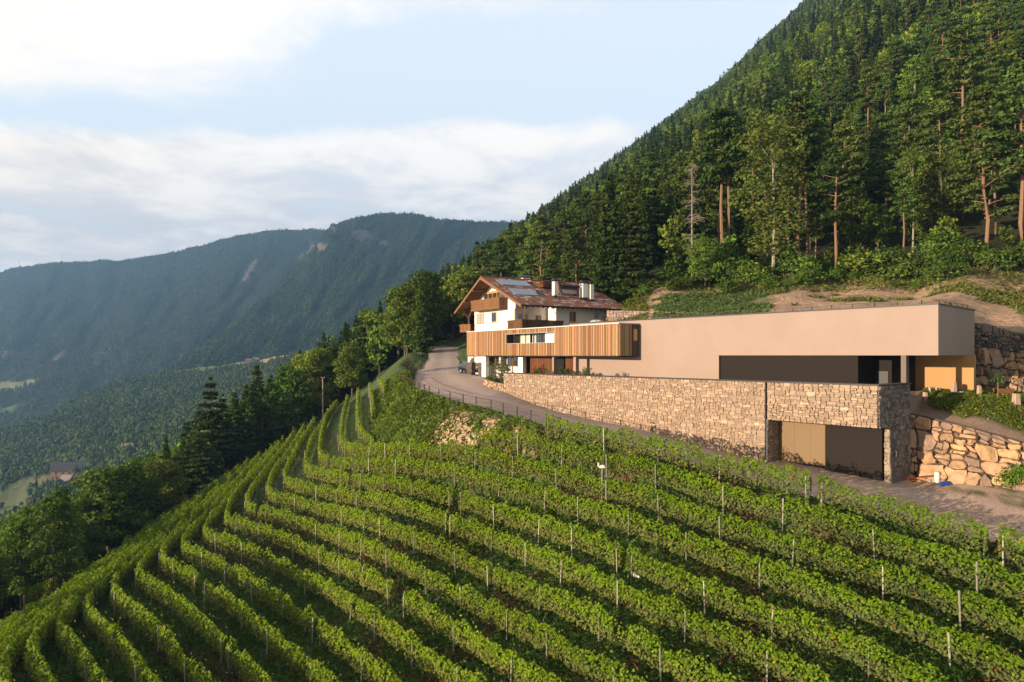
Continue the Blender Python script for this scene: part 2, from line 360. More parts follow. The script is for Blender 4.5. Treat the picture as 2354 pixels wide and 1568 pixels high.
nx, ny = 470, 620
gx = np.linspace(-1.15, 1.15, nx); gy = np.exp(np.linspace(math.log(13), math.log(1150), ny))
GX = gx[:, None]*gy[None, :]; GY = np.repeat(gy[None, :], nx, 0)
GZ = ground(GX, GY)
for poly, zf, drop in ((RP, road_height, 0.35), (TP, None, 0)):
    m = inpoly(GX, GY, poly)
    if zf is not None: GZ[m] = np.minimum(GZ[m], zf(GX[m], GY[m])-drop)
    else: GZ[m] = np.minimum(GZ[m], np.where(GX[m] > 31, -9.5, -4.6))
m = inpoly(GX, GY, [(38.5, 62.5), (41.5, 63.75), (46, 63.6), (60, 62.5), (75, 61.0), (75, 56), (60, 57), (45, 60)]); GZ[m] = np.minimum(GZ[m], -6)
m = inpoly(GX, GY, [(29.3, 53.3), (34.3, 50.0), (37, 48.4), (43.5, 46.3), (48, 46), (47, 50), (38, 52.5), (34.6, 54.5), (31, 57.5), (30, 57)]); GZ[m] = np.minimum(GZ[m], -10.6)
GU = 1177+F*gx[:, None]+0*GY; GV = 817-F*GZ/GY; SD = side(GX, GY)
YB = np.array([ramp(u, [1080, 1200, 1430, 1510, 1640, 1760, 1920, 2100, 2354, 2900], [150, 135, 110, 110, 106, 103, 103, 98, 91, 80]) for u in 1177+F*gx])[:, None]
n1 = fbm(GX, GY, 7, 41); n2 = fbm(GX, GY, 2.2, 42); n3 = fbm(GX, GY, 25, 43); n4 = fbm(GX, GY, 0.9, 44)
def mixc(a, b, t): return a*(1-t[..., None])+np.array(b)*t[..., None]
col = np.zeros(GX.shape+(3,)); col[:] = (0.055, 0.095, 0.020)
col = mixc(col, (0.085, 0.075, 0.035), smoothstep(n2+n1*0.6, 0.06, 0.32)*0.8)
col = mixc(col, (0.036, 0.062, 0.014), smoothstep(-n1-n4*0.5, 0.05, 0.3)*0.7)
earth = mixc(np.tile(np.array([0.40, 0.265, 0.175]), GX.shape+(1,)), (0.25, 0.17, 0.12), smoothstep(n2+n4, 0.0, 0.4))*1.1
# uphill bare slope with grass patches
hi = smoothstep(SD, 0.5, 1.5)*(GY < YB+5)*(GU > 1330)
gpatch = smoothstep(n1*1.3+n2*0.7, 0.02, 0.22)
sown = smoothstep(np.minimum(GU-1480+n1*160, 1770-GU-n1*160), 0, 45)*smoothstep(YB-6-GY+n1*6, 0, 3)
ec = mixc(earth, (0.075, 0.095, 0.022), gpatch*0.85*smoothstep(2190-GU+n3*200, 0, 120)); ec = mixc(ec, (0.075, 0.095, 0.022), gpatch*0.35)
ec = mixc(ec, (0.085, 0.13, 0.04), sown*0.8)
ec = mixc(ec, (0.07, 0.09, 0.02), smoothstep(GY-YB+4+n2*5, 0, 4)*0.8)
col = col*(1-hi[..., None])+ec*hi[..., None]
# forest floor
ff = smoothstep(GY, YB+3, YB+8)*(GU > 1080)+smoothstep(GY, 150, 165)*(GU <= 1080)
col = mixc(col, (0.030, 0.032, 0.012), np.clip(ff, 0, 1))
# earth bank under the fence, held by netting
bank = smoothstep(np.minimum(np.minimum(GU-960+n1*60, 1285-GU), np.minimum(GV-925-n2*12, 1040-GV)), 0, 14)*(SD < -4)
col = col*(1-bank[..., None])+mixc(earth*1.15, (0.060, 0.085, 0.018), smoothstep(n1+n2+(1010-GU)/160.0, -0.02, 0.12))*bank[..., None]
# reddish patches of dry herbs low in the vineyard
col = mixc(col, (0.105, 0.055, 0.030), smoothstep(n2+n3, 0.13, 0.32)*0.6*(GY < 80)*(SD < 0))
def detail(scale, lo, hi_):
    def f(N, L, cur, tc, b):
        n = N.new('ShaderNodeTexNoise'); n.inputs['Scale'].default_value = scale; n.inputs['Detail'].default_value = 8; n.inputs['Roughness'].default_value = 0.7; L.new(tc.outputs['Object'], n.inputs['Vector'])
        r = N.new('ShaderNodeMapRange'); L.new(n.outputs[0], r.inputs[0]); r.inputs[1].default_value = 0.3; r.inputs[2].default_value = 0.7; r.inputs[3].default_value = lo; r.inputs[4].default_value = hi_
        mx = N.new('ShaderNodeVectorMath'); mx.operation = 'SCALE'; L.new(cur, mx.inputs[0]); L.new(r.outputs[0], mx.inputs['Scale'])
        return mx.outputs[0]
    return f
m_ground = mat('ground', (1, 1, 1), rough=0.95, vcol=True, extra=detail(1.4, 0.55, 1.45), bump=(2.2, 0.9, 0.35))
keepf = ((GZ/GY < 0.66) | (GY < 150))[:-1, :-1]
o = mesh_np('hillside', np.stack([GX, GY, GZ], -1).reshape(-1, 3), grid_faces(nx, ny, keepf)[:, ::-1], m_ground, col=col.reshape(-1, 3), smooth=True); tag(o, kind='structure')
gc = np.zeros(RG.shape); gc[:] = (0.42, 0.335, 0.30)
gc = mixc(gc, (0.46, 0.335, 0.26), smoothstep(fbm(rx, ry, 5, 51)+(rx-14)/40, 0.0, 0.3))
wheel = np.sin(np.linspace(0, 1, 22)*np.pi*4)[None, :]
gc *= (1+0.10*wheel)[..., None]
gpx = smoothstep(np.linspace(0, 1, 22)[None, :]+fbm(rx, ry, 4, 52)*0.4, 0.62, 0.78)*smoothstep(rx, 31, 34)
gc = mixc(gc, (0.10, 0.11, 0.035), gpx*smoothstep(fbm(rx, ry, 1.2, 53)+0.08, 0, 0.2))
edge = smoothstep(np.abs(np.linspace(-1, 1, 22))[None, :]+fbm(rx, ry, 2.5, 54)*0.35, 0.90, 1.0)*(rx < 4)
gc = mixc(gc, (0.07, 0.085, 0.025), edge*0.8)
m_gravel = mat('gravel', (1, 1, 1), rough=0.95, vcol=True, extra=detail(6.0, 0.62, 1.38), bump=(7.0, 0.8, 0.06))
o = mesh_np('gravel_road', RG.reshape(-1, 3), grid_faces(260, 22)[:, ::-1], m_gravel, col=gc.reshape(-1, 3), smooth=True); tag(o, kind='structure')
tcx = np.zeros(TG.shape); tcx[:] = (0.27, 0.19, 0.14)
gr = smoothstep(TG[..., 0]-2.2*tt+fbm(TG[..., 0], TG[..., 1], 2.5, 55)*2.0, 34.5, 35.3)*smoothstep(tt+fbm(TG[..., 0], TG[..., 1], 2, 56)*0.3, 0.10, 0.2)
tcx = mixc(tcx, (0.055, 0.080, 0.018), gr)
o = mesh_np('gravel_terrace', TG.reshape(-1, 3), grid_faces(180, 30)[:, ::-1], m_gravel, col=tcx.reshape(-1, 3), smooth=True); tag(o, kind='structure')
# ---------------------------------------------------------------- building helpers
class Frame:
    """plan frame: t along a facade, d into the building, z up"""
    def __init__(s, o, a, b=None):
        s.o = Vector((o[0], o[1], 0)); s.a = Vector((a[0], a[1], 0)).normalized()
        s.b = Vector((b[0], b[1], 0)).normalized() if b else Vector((-s.a.y, s.a.x, 0))
    def p(s, t, d, z): return s.o+s.a*t+s.b*d+Vector((0, 0, z))
    def t(s, u, d):                 # where bearing u crosses the plane d = const
        k = (u-1177)/F; q = s.o+s.b*d
        return (k*q.y-q.x)/(s.a.x-k*s.a.y)
    def d(s, u, t):
        k = (u-1177)/F; q = s.o+s.a*t
        return (k*q.y-q.x)/(s.b.x-k*s.b.y)
    def z(s, v, t, d): return (817-v)/F*s.p(t, d, 0).y
    def box(s, mb, t0, t1, d0, d1, z0, z1):
        mb.hexa([s.p(t0, d0, z0), s.p(t1, d0, z0), s.p(t1, d1, z0), s.p(t0, d1, z0), s.p(t0, d0, z1), s.p(t1, d0, z1), s.p(t1, d1, z1), s.p(t0, d1, z1)])
STONE_GAIN = [0.80]
def ashlar(w, h, cw, ch, seed):
    """random coursed blocks: a rectangle cut again and again, then its lines bent a little"""
    r = random.Random(seed); out = []; st = []; y = 0.0
    while y < h-1e-6:
        hh = min(r.uniform(1.6, 3.4)*ch, h-y); hh = h-y if h-y-hh < ch*0.7 else hh; x = 0.0
        while x < w-1e-6:
            ww = min(r.uniform(2.0, 5.0)*cw, w-x); ww = w-x if w-x-ww < cw*0.7 else ww; st.append((x, y, ww, hh)); x += ww
        y += hh
    while st:
        x, y, a, b = st.pop()
        fa, fb = a/cw, b/ch
        if max(fa, fb) < 1.0 or (max(fa, fb) < 1.9 and r.random() < 0.30): out.append((x, y, a, b)); continue
        f = r.uniform(0.32, 0.68)
        if fa > fb*r.uniform(0.75, 1.3): st += [(x, y, a*f, b), (x+a*f, y, a*(1-f), b)]
        else: st += [(x, y, a, b*f), (x, y+b*f, a, b*(1-f))]
    return out
def stone_face(mb, mapf, w, h, cw, ch, palette, seed, depth=(0.02, 0.06), gap=0.009, keep=None, jit=0.42, clusters=0.0, bevel=0.05, warp=0.30):
    r = random.Random(seed); sc = max(cw, ch)*1.1; wa = ch*warp
    def W_(x, y):
        n1_ = mnoise.noise(Vector((x/sc+seed, y/sc, 0.3)))+0.5*mnoise.noise(Vector((x/sc*2.7, y/sc*2.7+seed, 1.3)))
        n2_ = mnoise.noise(Vector((x/sc, y/sc+seed*2, 5.3)))+0.5*mnoise.noise(Vector((x/sc*2.7+seed, y/sc*2.7, 9.3)))
        ex_ = min(1, x/(0.2*sc), (w-x)/(0.2*sc)) if 0 < x < w else 0; ey_ = min(1, y/(0.2*sc), (h-y)/(0.2*sc)) if 0 < y < h else 0
        return x+n1_*wa*2.0*ex_, y+n2_*wa*1.6*ey_
    for (x, y, a, b) in ashlar(w, h, cw*1.35, ch*1.35, seed):
        cx, cy = x+a/2, y+b/2
        if keep and not keep(cx, cy): continue
        c_ = [r.uniform(0.06, 0.30) for _ in range(4)]; m_ = min(a, b)
        poly = [(x+c_[0]*m_, y), (x+a/2, y), (x+a-c_[1]*m_, y), (x+a, y+c_[1]*m_), (x+a, y+b/2), (x+a, y+b-c_[2]*m_), (x+a-c_[2]*m_, y+b), (x+a/2, y+b), (x+c_[3]*m_, y+b), (x, y+b-c_[3]*m_), (x, y+b/2), (x, y+c_[0]*m_)]
        poly = [W_(*p) for p in poly]; cx = sum(p[0] for p in poly)/12; cy = sum(p[1] for p in poly)/12
        rad = m_*0.5
        k1 = 1-gap/rad; k2 = 1-(gap+bevel*min(1, rad*2.5))/rad
        if k2 < 0.25: k2 = k1*0.6
        dd = r.uniform(*depth); tx, ty = r.uniform(-.45, .45)*dd/rad, r.uniform(-.45, .45)*dd/rad
        o0 = [mapf(cx+(p[0]-cx)*k1, cy+(p[1]-cy)*k1, -0.02) for p in poly]
        o1 = [mapf(cx+(p[0]-cx)*k1, cy+(p[1]-cy)*k1, dd*r.uniform(0.35, 0.7)) for p in poly]
        o2 = [mapf(cx+(p[0]-cx)*k2, cy+(p[1]-cy)*k2, dd+(p[0]-cx)*tx+(p[1]-cy)*ty+dd*r.uniform(-.12, .12)) for p in poly]
        pc = mapf(cx+r.uniform(-.2, .2)*a, cy+r.uniform(-.2, .2)*b, dd*r.uniform(1.0, 1.25))
        c = palette[int(r.random()*len(palette))]; g = r.uniform(0.84, 1.14); mb.col = tuple(q*g*STONE_GAIN[0] for q in c)
        n = 12
        mb.add(o0+o1+o2+[pc], [(i, (i+1) % n, n+(i+1) % n, n+i) for i in range(n)]+[(n+i, n+(i+1) % n, 2*n+(i+1) % n, 2*n+i) for i in range(n)]+[(2*n+i, 2*n+(i+1) % n, 3*n) for i in range(n)])
    mb.col = (1, 1, 1)
m_stone = mat('stone', (1, 1, 1), rough=0.9, vcol=True, extra=detail(5.0, 0.72, 1.28), bump=(9, 0.5, 0.03))
m_boulder = mat('boulder', (1, 1, 1), rough=0.9, vcol=True, extra=detail(1.7, 0.62, 1.35), bump=(3.0, 0.9, 0.12))
m_mortar = mat('mortar', (0.22, 0.16, 0.12), rough=0.95, noise=(3, 0.5))
m_plaster = mat('beige plaster', (0.32, 0.25, 0.213), rough=0.92, noise=(0.30, 0.7, (0.285, 0.218, 0.182)), bump=(40, 0.25, 0.01))
m_dark = mat('dark metal', (0.030, 0.028, 0.028), rough=0.5, spec=0.4)
m_panel = mat('dark brown panel', (0.024, 0.020, 0.018), rough=0.9, spec=0.08)
m_black = mat('black void', (0.012, 0.012, 0.013), rough=0.9)
m_white = mat('white render', (0.80, 0.77, 0.72), rough=0.9, noise=(0.8, 0.2, (0.72, 0.69, 0.64)))
m_wood = mat('brown timber', (0.21, 0.105, 0.042), rough=0.75, vcol=True, extra=detail(8, 0.6, 1.3))
m_larch = mat('larch slats', (1, 1, 1), rough=0.7, vcol=True, extra=detail(5, 0.8, 1.15))
m_yellow = mat('honey wood', (0.50, 0.27, 0.08), rough=0.6)
m_glass = mat('window glass', (0.03, 0.035, 0.04), rough=0.06, spec=0.8)
m_shutter = mat('grey roller shutter', (0.42, 0.42, 0.42), rough=0.7)
m_wshutter = mat('white roller shutter', (0.74, 0.73, 0.70), rough=0.7)
m_tile = mat('roof tile', (1, 1, 1), rough=0.8, vcol=True)
m_solar = mat('solar glass', (0.10, 0.12, 0.15), rough=0.12, spec=1.0, coat=0.6)
m_alu = mat('aluminium', (0.55, 0.55, 0.56), rough=0.35, metal=0.8)
m_concrete = mat('pale concrete', (0.50, 0.44, 0.38), rough=0.9, noise=(6, 0.4))
m_rust = mat('rusty steel', (0.10, 0.055, 0.035), rough=0.8)
m_curtain = mat('curtain', (0.62, 0.56, 0.44), rough=0.9)
STONES = [(0.41, 0.295, 0.215), (0.40, 0.29, 0.21), (0.385, 0.28, 0.205), (0.42, 0.305, 0.22), (0.40, 0.30, 0.215), (0.36, 0.265, 0.19), (0.44, 0.335, 0.24), (0.42, 0.31, 0.22), (0.39, 0.29, 0.21), (0.34, 0.255, 0.185), (0.48, 0.37, 0.27), (0.30, 0.23, 0.175), (0.43, 0.31, 0.215), (0.37, 0.275, 0.20), (0.45, 0.335, 0.23), (0.55, 0.44, 0.33), (0.31, 0.25, 0.20), (0.41, 0.30, 0.215), (0.38, 0.29, 0.22), (0.40, 0.295, 0.21)]
BOULDERS = [(0.50, 0.32, 0.19), (0.45, 0.29, 0.19), (0.55, 0.37, 0.22), (0.40, 0.27, 0.195), (0.48, 0.31, 0.20), (0.58, 0.38, 0.20), (0.36, 0.25, 0.185)]

# ---------------------------------------------------------------- the long stone wall with the lower garage
W = Frame((-1.04, 86.2), (0.623, -0.782), (0.782, 0.623))
wall = thing('stone_retaining_wall', 'long rubble stone wall with dark coping below the winery, holding the lower garage door', 'stone wall', (0, 0, 0))
WZ = -2.28
body = MB()
W.box(body, 0, 36.2, 0.02, 0.9, -10.5, WZ)                       # backing of the long part
W.box(body, 36.34, 45.28, 0.02, 1.5, -5.42, WZ)                  # beam over the garage
W.box(body, 36.0, 36.32, 0.9, 2.0, -10.5, WZ-0.01)
body.build('core', m_mortar, wall)
base_t = [0, 5.73, 16.8, 23.6, 31.1, 36.3, 45.3]; base_z = [-4.45, -5.7, -7.08, -7.5, -8.44, -8.97, -9.4]
mb = MB()
stone_face(mb, lambda s, t, d: W.p(s, -d, -10+t), 36.15, 10+WZ, 0.40, 0.150, STONES, 3, depth=(0.012, 0.045), bevel=0.02, keep=lambda s, t: -10+t > np.interp(s, base_t, base_z)-0.5, clusters=0.13, jit=0.47)
stone_face(mb, lambda s, t, d: W.p(36.36+s, -d-0.04, -5.44+t), 8.98, 5.44+WZ, 0.40, 0.150, STONES, 4, depth=(0.012, 0.045), bevel=0.02, clusters=0.12, jit=0.46)
mb.build('stone_facing', m_stone, wall)
mb = MB()                                                        # reveal left of the doors, its shade put into darker stone colours
for k in range(4): mb.col = (0.6, 0.6, 0.6)
stone_face(mb, lambda s, t, d: W.p(36.30+d, 0.04+s, -9.6+t), 1.85, 4.2, 0.42, 0.25, [tuple(c*0.8 for c in x) for x in STONES], 5)
W.box(mb, 36.2, 36.3, 0.02, 1.9, -9.8, -5.4)
mb.build('door_reveal', m_stone, wall)
# right pier and battered end face
mb = MB()
e0 = W.p(45.34, 0, 0); e1 = W.p(45.34, 5.6, 0)
def endface(s, t, d):                                            # s along the end (0..5.6), t up from the ground, leaning back at the foot
    z = -9.6+t*(9.6+WZ)/1.0
    return None
def emap(s, t, d):
    z = -9.7+t; k = (WZ-z)/7.4
    near = 0.0 if z > -5.44 else 1.75
    s2 = near+(5.6-near)*s/5.6
    s2 = s2*(1-0.05*k)
    return W.p(45.36+d+0.55*k*0.6*(0.4+0.0*s), s2, z)
stone_face(mb, emap, 5.6, 4.26, 0.42, 0.25, [(0.22, 0.19, 0.165), (0.17, 0.15, 0.135), (0.28, 0.235, 0.20), (0.13, 0.12, 0.11)], 7, clusters=0.05)  # end face stones toned dark: the shade of this side is in the palette
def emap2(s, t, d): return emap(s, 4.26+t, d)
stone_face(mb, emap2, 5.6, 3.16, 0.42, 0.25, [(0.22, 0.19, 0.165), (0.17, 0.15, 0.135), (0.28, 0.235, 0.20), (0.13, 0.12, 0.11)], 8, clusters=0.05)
mb.col = (0.14, 0.12, 0.10)
mb.hexa([W.p(45.30, 0.02, -5.43), W.p(45.34, 0.02, -5.43), W.p(45.34, 5.6, -5.43), W.p(44.6, 5.6, -5.43), W.p(44.6, 0.05, WZ), W.p(45.34, 0.05, WZ), W.p(45.34, 5.6, WZ), W.p(44.6, 5.6, WZ)])
mb.hexa([W.p(45.0, 1.8, -10), W.p(45.56, 1.8, -10), W.p(45.56, 5.4, -10), W.p(45.0, 5.4, -10), W.p(45.0, 1.8, -5.4), W.p(45.38, 1.8, -5.4), W.p(45.34, 5.6, -5.4), W.p(45.0, 5.6, -5.4)])
stone_face(mb, lambda s, t, d: W.p(45.02+s*(0.56-0.16*t/4.3)/0.56, 1.78-d, -9.7+t), 0.56, 4.26, 0.30, 0.25, [(0.50, 0.40, 0.28), (0.42, 0.33, 0.23), (0.36, 0.29, 0.22)], 9)  # sunlit strip of the pier put into lighter stone colours
mb.build('end_pier', m_stone, wall)
mb = MB(); W.box(mb, -0.1, 36.2, -0.14, 1.0, WZ, WZ+0.10); W.box(mb, 36.26, 45.48, -0.2, 1.2, WZ+0.004, WZ+0.104); W.box(mb, 44.7, 45.48, 1.2, 5.65, WZ+0.006, WZ+0.106)
mb.build('coping', m_dark, wall)
mb = MB(); mb.tube([W.p(36.24, -0.10, -9.0), W.p(36.24, -0.10, WZ)], 0.055); mb.build('downpipe', m_dark, wall)
mb = MB(); W.box(mb, 36.36, 44.98, 1.9, 2.0, -9.6, -5.45)
mb2 = MB(); W.box(mb2, 36.4, 40.6, 1.80, 1.9, -9.05, -5.47)
for k in range(3): W.box(mb2, 36.4+1.38*(k+1)-0.01, 36.4+1.38*(k+1)+0.01, 1.785, 1.80, -9.05, -5.47)
for k in (1, 2): W.box(mb2, 36.4, 40.6, 1.786, 1.80, -9.05+1.2*k-0.01, -9.05+1.2*k+0.01)
mb.build('door_surround', m_black, wall)
m_door1 = mat('bronze door', (0.185, 0.125, 0.062), rough=0.6)
d1 = mb2.build('garage_door', m_door1, wall); d1['label'] = 'golden brown sectional leaf of the lower garage'
mb2 = MB(); W.box(mb2, 40.6, 45.0, 1.45, 1.60, -9.5, -5.46)
d2 = mb2.build('garage_door', m_panel, wall); d2['label'] = 'dark brown sliding leaf of the lower garage'

# ---------------------------------------------------------------- the winery block
Wi = Frame((14.65, 78.5), (0.6145, -0.789), (0.789, 0.6145))
win = thing('winery_building', 'long flat-roofed beige plastered winery block dug into the slope', 'building', (0, 0, 0))
HZ = 4.03
mb = MB()
def plan(mb, pts, z0, z1): mb.prism([Wi.p(t, d, z0) for t, d in pts], (0, 0, z1-z0))
plan(mb, [(-11.8, 0), (31.05, 0), (30.05, 10.76), (-11.8, 10.76)], 0.0, HZ)
mb.build('upper_volume', m_plaster, win)
mb = MB(); plan(mb, [(-10.7, 0.004), (10.7, 0.004), (10.7, 8), (-10.7, 8)], -3.6, -0.003); mb.build('lower_wall', m_plaster, win)
mb = MB(); plan(mb, [(-11.86, -0.06), (31.12, -0.06), (30.12, 10.82), (29.9, 10.82), (30.85, 0.18), (-11.86, 0.18)], HZ, HZ+0.11); mb.build('roof_edge', m_dark, win)
mb = MB(); Wi.box(mb, 10.7, 24.65, 0.28, 8, -3.6, -0.003); mb.build('dark_facade_panel', m_panel, win)
mb = MB()
for k in range(3): mb.tube([Wi.p(11.15+0.22*k, 0.24, -2.75), Wi.p(11.27+0.22*k, 0.24, -2.75)], 0.05)
mb.build('wall_taps', m_alu, win)
mb = MB(); Wi.box(mb, 24.66, 26.2, 3.2, 8, -3.8, -0.003); mb.build('inner_room', m_panel, win)  # dark front wall; the unlit side has its shade in the same dark colour
mb = MB(); Wi.box(mb, 28.25, 28.65, 0.05, 0.6, -3.8, -0.003); mb.build('column', mat('grey column', (0.16, 0.13, 0.11), rough=0.9), win)
mb = MB(); Wi.box(mb, 26.21, 30.9, 8.0, 8.5, -4.2, -0.003); mb.build('back_wall', mat('ochre plaster', (0.40, 0.24, 0.10), rough=0.9), win)
mb = MB(); Wi.box(mb, 24.9, 25.9, 3.16, 3.195, -3.6, -1.4); mb.build('side_door', m_dark, win)
rail = MB(); post = MB()
ts = np.arange(-11, 30.9, 1.85)
rl = thing('roof_railing', 'thin steel railing along the flat roof edge of the winery', 'railing', (0, 0, 0))
for t, d in [(t, 0.35) for t in ts]+[(30.6-d*0.093, d) for d in np.arange(1.9, 10.5, 1.7)]:
    post = MB(); post.bar(Wi.p(t, d, HZ-0.1), Wi.p(t, d, HZ+0.46), 0.05); post.build('post', m_dark, rl)
for z in (0.44, 0.30, 0.15):
    w_ = 0.04 if z == 0.44 else 0.02
    for a, b in ((Wi.p(-11, 0.35, HZ+z), Wi.p(30.6, 0.35, HZ+z)), (Wi.p(30.6, 0.35, HZ+z), Wi.p(29.7, 10.2, HZ+z))):
        rail = MB(); rail.bar(a, b, w_); rail.build('rail', m_dark, rl)

# ---------------------------------------------------------------- the timber-clad box
Bx = Frame((-7.04, 106.0), (0.546, -0.838), (0.838, 0.546)); LB = 34.84
box = thing('timber_clad_extension', 'long cantilevered box clad in upright larch slats under the alpine house', 'building extension', (0, 0, 0))
w0, w1, wz0, wz1 = 11.3, 22.7, 1.66, 2.96
mb = MB()
Bx.box(mb, 0.1, w0, 0.16, 3.0, 0.0, 3.58); Bx.box(mb, w1, LB-0.02, 0.16, 2.9, 0.0, 3.58)
Bx.box(mb, w0, w1, 0.16, 3.0, 0.0, wz0-0.03); Bx.box(mb, w0, w1, 0.16, 3.0, wz1+0.03, 3.58); Bx.box(mb, w0, w1, 2.2, 3.0, wz0, wz1)
mb.build('body', m_dark, box)
sl = MB(); r_ = random.Random(5)
LARCH = [(0.44, 0.27, 0.135), (0.38, 0.225, 0.11), (0.50, 0.33, 0.17), (0.30, 0.18, 0.10), (0.58, 0.42, 0.25), (0.22, 0.14, 0.09), (0.42, 0.29, 0.16), (0.32, 0.23, 0.15), (0.46, 0.29, 0.13)]
t = 0.0
while t < LB-0.05:
    w = r_.choice((0.055, 0.07, 0.09)); dp = r_.choice((0.0, 0.03, 0.06)); sl.col = tuple(c*k_*r_.uniform(0.85, 1.12) for c, k_ in zip(r_.choice(LARCH), (1.12, 0.97, 0.88)))
    lo, hi = -0.04+r_.uniform(-0.03, 0.03), 3.56
    if w0 < t < w1: Bx.box(sl, t, t+w, dp, 0.12, lo, wz0-0.05); Bx.box(sl, t, t+w, dp, 0.12, wz1+0.05, hi)
    else: Bx.box(sl, t, t+w, dp, 0.12, lo, hi)
    t += w+r_.uniform(0.035, 0.08)
d = 0.15
while d < 2.0:
    sl.col = tuple(c*r_.uniform(0.8, 1.15) for c in r_.choice(LARCH)); Bx.box(sl, LB+0.0, LB+0.07, d, d+0.07, -0.03, 3.54); d += 0.125
sl.build('larch_slats', m_larch, box)
mb = MB(); Bx.box(mb, -0.05, LB+0.1, -0.03, 0.35, 3.585, 3.69); mb.hexa([Bx.p(LB-0.2, 0.35, 3.585), Bx.p(LB+0.12, 0.35, 3.585), Bx.p(LB+0.12, 3.3, 3.585), Bx.p(LB-0.2, 3.3, 3.585), Bx.p(LB-0.2, 0.35, 3.69), Bx.p(LB+0.12, 0.35, 3.69), Bx.p(LB+0.12, 3.3, 3.69), Bx.p(LB-0.2, 3.3, 3.69)]); mb.build('fascia', mat('pale fascia', (0.62, 0.60, 0.56), rough=0.6), box)
mb = MB(); Bx.box(mb, 0.0, LB+0.05, 0.05, 2.9, -0.16, -0.05); mb.build('soffit', m_black, box)
mb = MB(); Bx.box(mb, LB-0.02, LB+0.10, 2.05, 3.05, -0.12, 3.58)
mb.build('end_panel', m_dark, box)
mb = MB(); Bx.box(mb, LB+0.08, LB+0.14, 2.2, 2.75, 1.7, 3.0); mb.build('end_window', m_yellow, box)
fr = MB()
for z in (wz0-0.03, wz1): Bx.box(fr, w0-0.03, w1+0.03, -0.01, 0.35, z, z+0.03)
for t in (w0-0.03, w1): Bx.box(fr, t, t+0.03, -0.01, 0.35, wz0-0.03, wz1+0.03)
fr.build('window_frame', mat('white metal', (0.7, 0.7, 0.7), rough=0.5), box)
for t0, t1, m_, dd, nm in ((w0, w0+1.35, m_black, 1.5, 'pane'), (w0+1.35, w0+2.7, m_curtain, 1.5, 'curtain'), (w0+2.9, w0+4.1, m_curtain, 1.5, 'curtain'), (w0+4.1, w0+5.3, m_shutter, 1.7, 'panel'), (w0+5.3, w0+8.1, m_glass, 1.5, 'pane'), (w0+8.1, w1, m_wshutter, 0.9, 'panel')):
    mb = MB(); Bx.box(mb, t0+0.02, t1-0.02, dd, dd+0.05, wz0, wz1); mb.build(nm, m_, box)
for t in (w0+1.35, w0+2.75, w0+5.35, w0+6.1, w0+8.15): mb = MB(); Bx.box(mb, t-0.06, t+0.06, 0.5, 0.62, wz0, wz1); mb.build('mullion', m_dark, box)

# ground floor under the timber box
gf = thing('ground_floor_front', 'white arcaded ground floor with glazed doors and brown timber gate beneath the slatted box', 'ground floor', (0, 0, 0))
zg = -3.5
def ut(u, d): return Bx.t(u, d)
mb = MB()                                                        # arch wall
D0 = 0.35; ta, tb = ut(1075.6, D0), ut(1107, D0); oa, ob = ut(1080, D0), ut(1101.5, D0)
zt = -0.17; zs = Bx.z(833, oa, D0); cx = (oa+ob)/2; rr = (ob-oa)/2; hh = zt-0.08-zs
arch = [(cx+rr*math.cos(a), zs+hh*math.sin(a)) for a in np.linspace(math.pi, 0, 13)]
poly = [(ta, zg), (ta, zt), (tb, zt), (tb, zg), (ob, zg)]+[(x, z) for x, z in arch[::-1]]+[(oa, zg)]
a3 = [Bx.p(x, D0, z) for x, z in poly]; n_ = len(poly)
for (x0, z0), (x1, z1) in zip(arch[:-1], arch[1:]): mb.hexa([Bx.p(x0, D0, z0), Bx.p(x1, D0, z1), Bx.p(x1, D0+.5, z1), Bx.p(x0, D0+.5, z0), Bx.p(x0, D0, zt), Bx.p(x1, D0, zt), Bx.p(x1, D0+.5, zt), Bx.p(x0, D0+.5, zt)])
Bx.box(mb, ta, oa, D0, D0+.5, zs, zt); Bx.box(mb, ob, tb, D0, D0+.5, zs, zt)
mb.build('arch_wall', m_white, gf)
for x0, x1 in ((ta-0.15, oa+0.75), (ob-0.2, tb)):
    mb = MB(); stone_face(mb, lambda s, t, d: Bx.p(x0+s, D0-0.08-d, zg-0.3+t), x1-x0, zs-zg+0.3, 0.5, 0.28, [(0.13, 0.10, 0.085), (0.17, 0.13, 0.10), (0.10, 0.08, 0.07)], 12, depth=(0.02, 0.06)); mb.col = (0.09, 0.075, 0.065)
    Bx.box(mb, x0, x1, D0-0.08, D0+.6, zg-0.4, zs+0.02); mb.build('stone_pier', m_stone, gf)
def gbox(name, u0, u1, d0, d1, z0, z1, m_, lab=None):
    mb = MB(); Bx.box(mb, ut(u0, d0), ut(u1, d0), d0, d1, z0, z1); o = mb.build(name, m_, gf)
    if lab: o['label'] = lab
    return o
gbox('pillar', 1107.2, 1116.5, 0.3, 0.9, zg-0.3, zt, m_white)
gbox('side_wall', 1107.2, 1112, 0.9, 4.0, zg-0.3, zt, m_white)
gbox('pillar', 1147.5, 1151, 1.3, 1.9, zg, zt, m_white); gbox('pillar', 1191, 1201.5, 1.0, 1.6, zg, zt, m_white)
gbox('white_panel', 1116, 1147.5, 1.9, 2.1, zg, -1.55, m_white); gbox('white_panel', 1151, 1191, 1.9, 2.1, zg, -1.5, m_white)
for a, b in ((1121, 1128), (1129.5, 1137), (1138.5, 1146), (1157, 1164), (1168, 1176), (1179, 1188)):
    gbox('glazing', a, b, 1.86, 1.92, -1.5, zt, m_glass)
for u in (1119.5, 1128.5, 1137.7, 1146.5, 1156, 1166, 1177, 1189.5): gbox('timber_frame', u, u+1.4, 1.8, 1.95, zg, zt, m_wood)
gbox('timber_frame', 1118, 1190, 1.8, 1.95, -1.6, -1.48, m_wood)
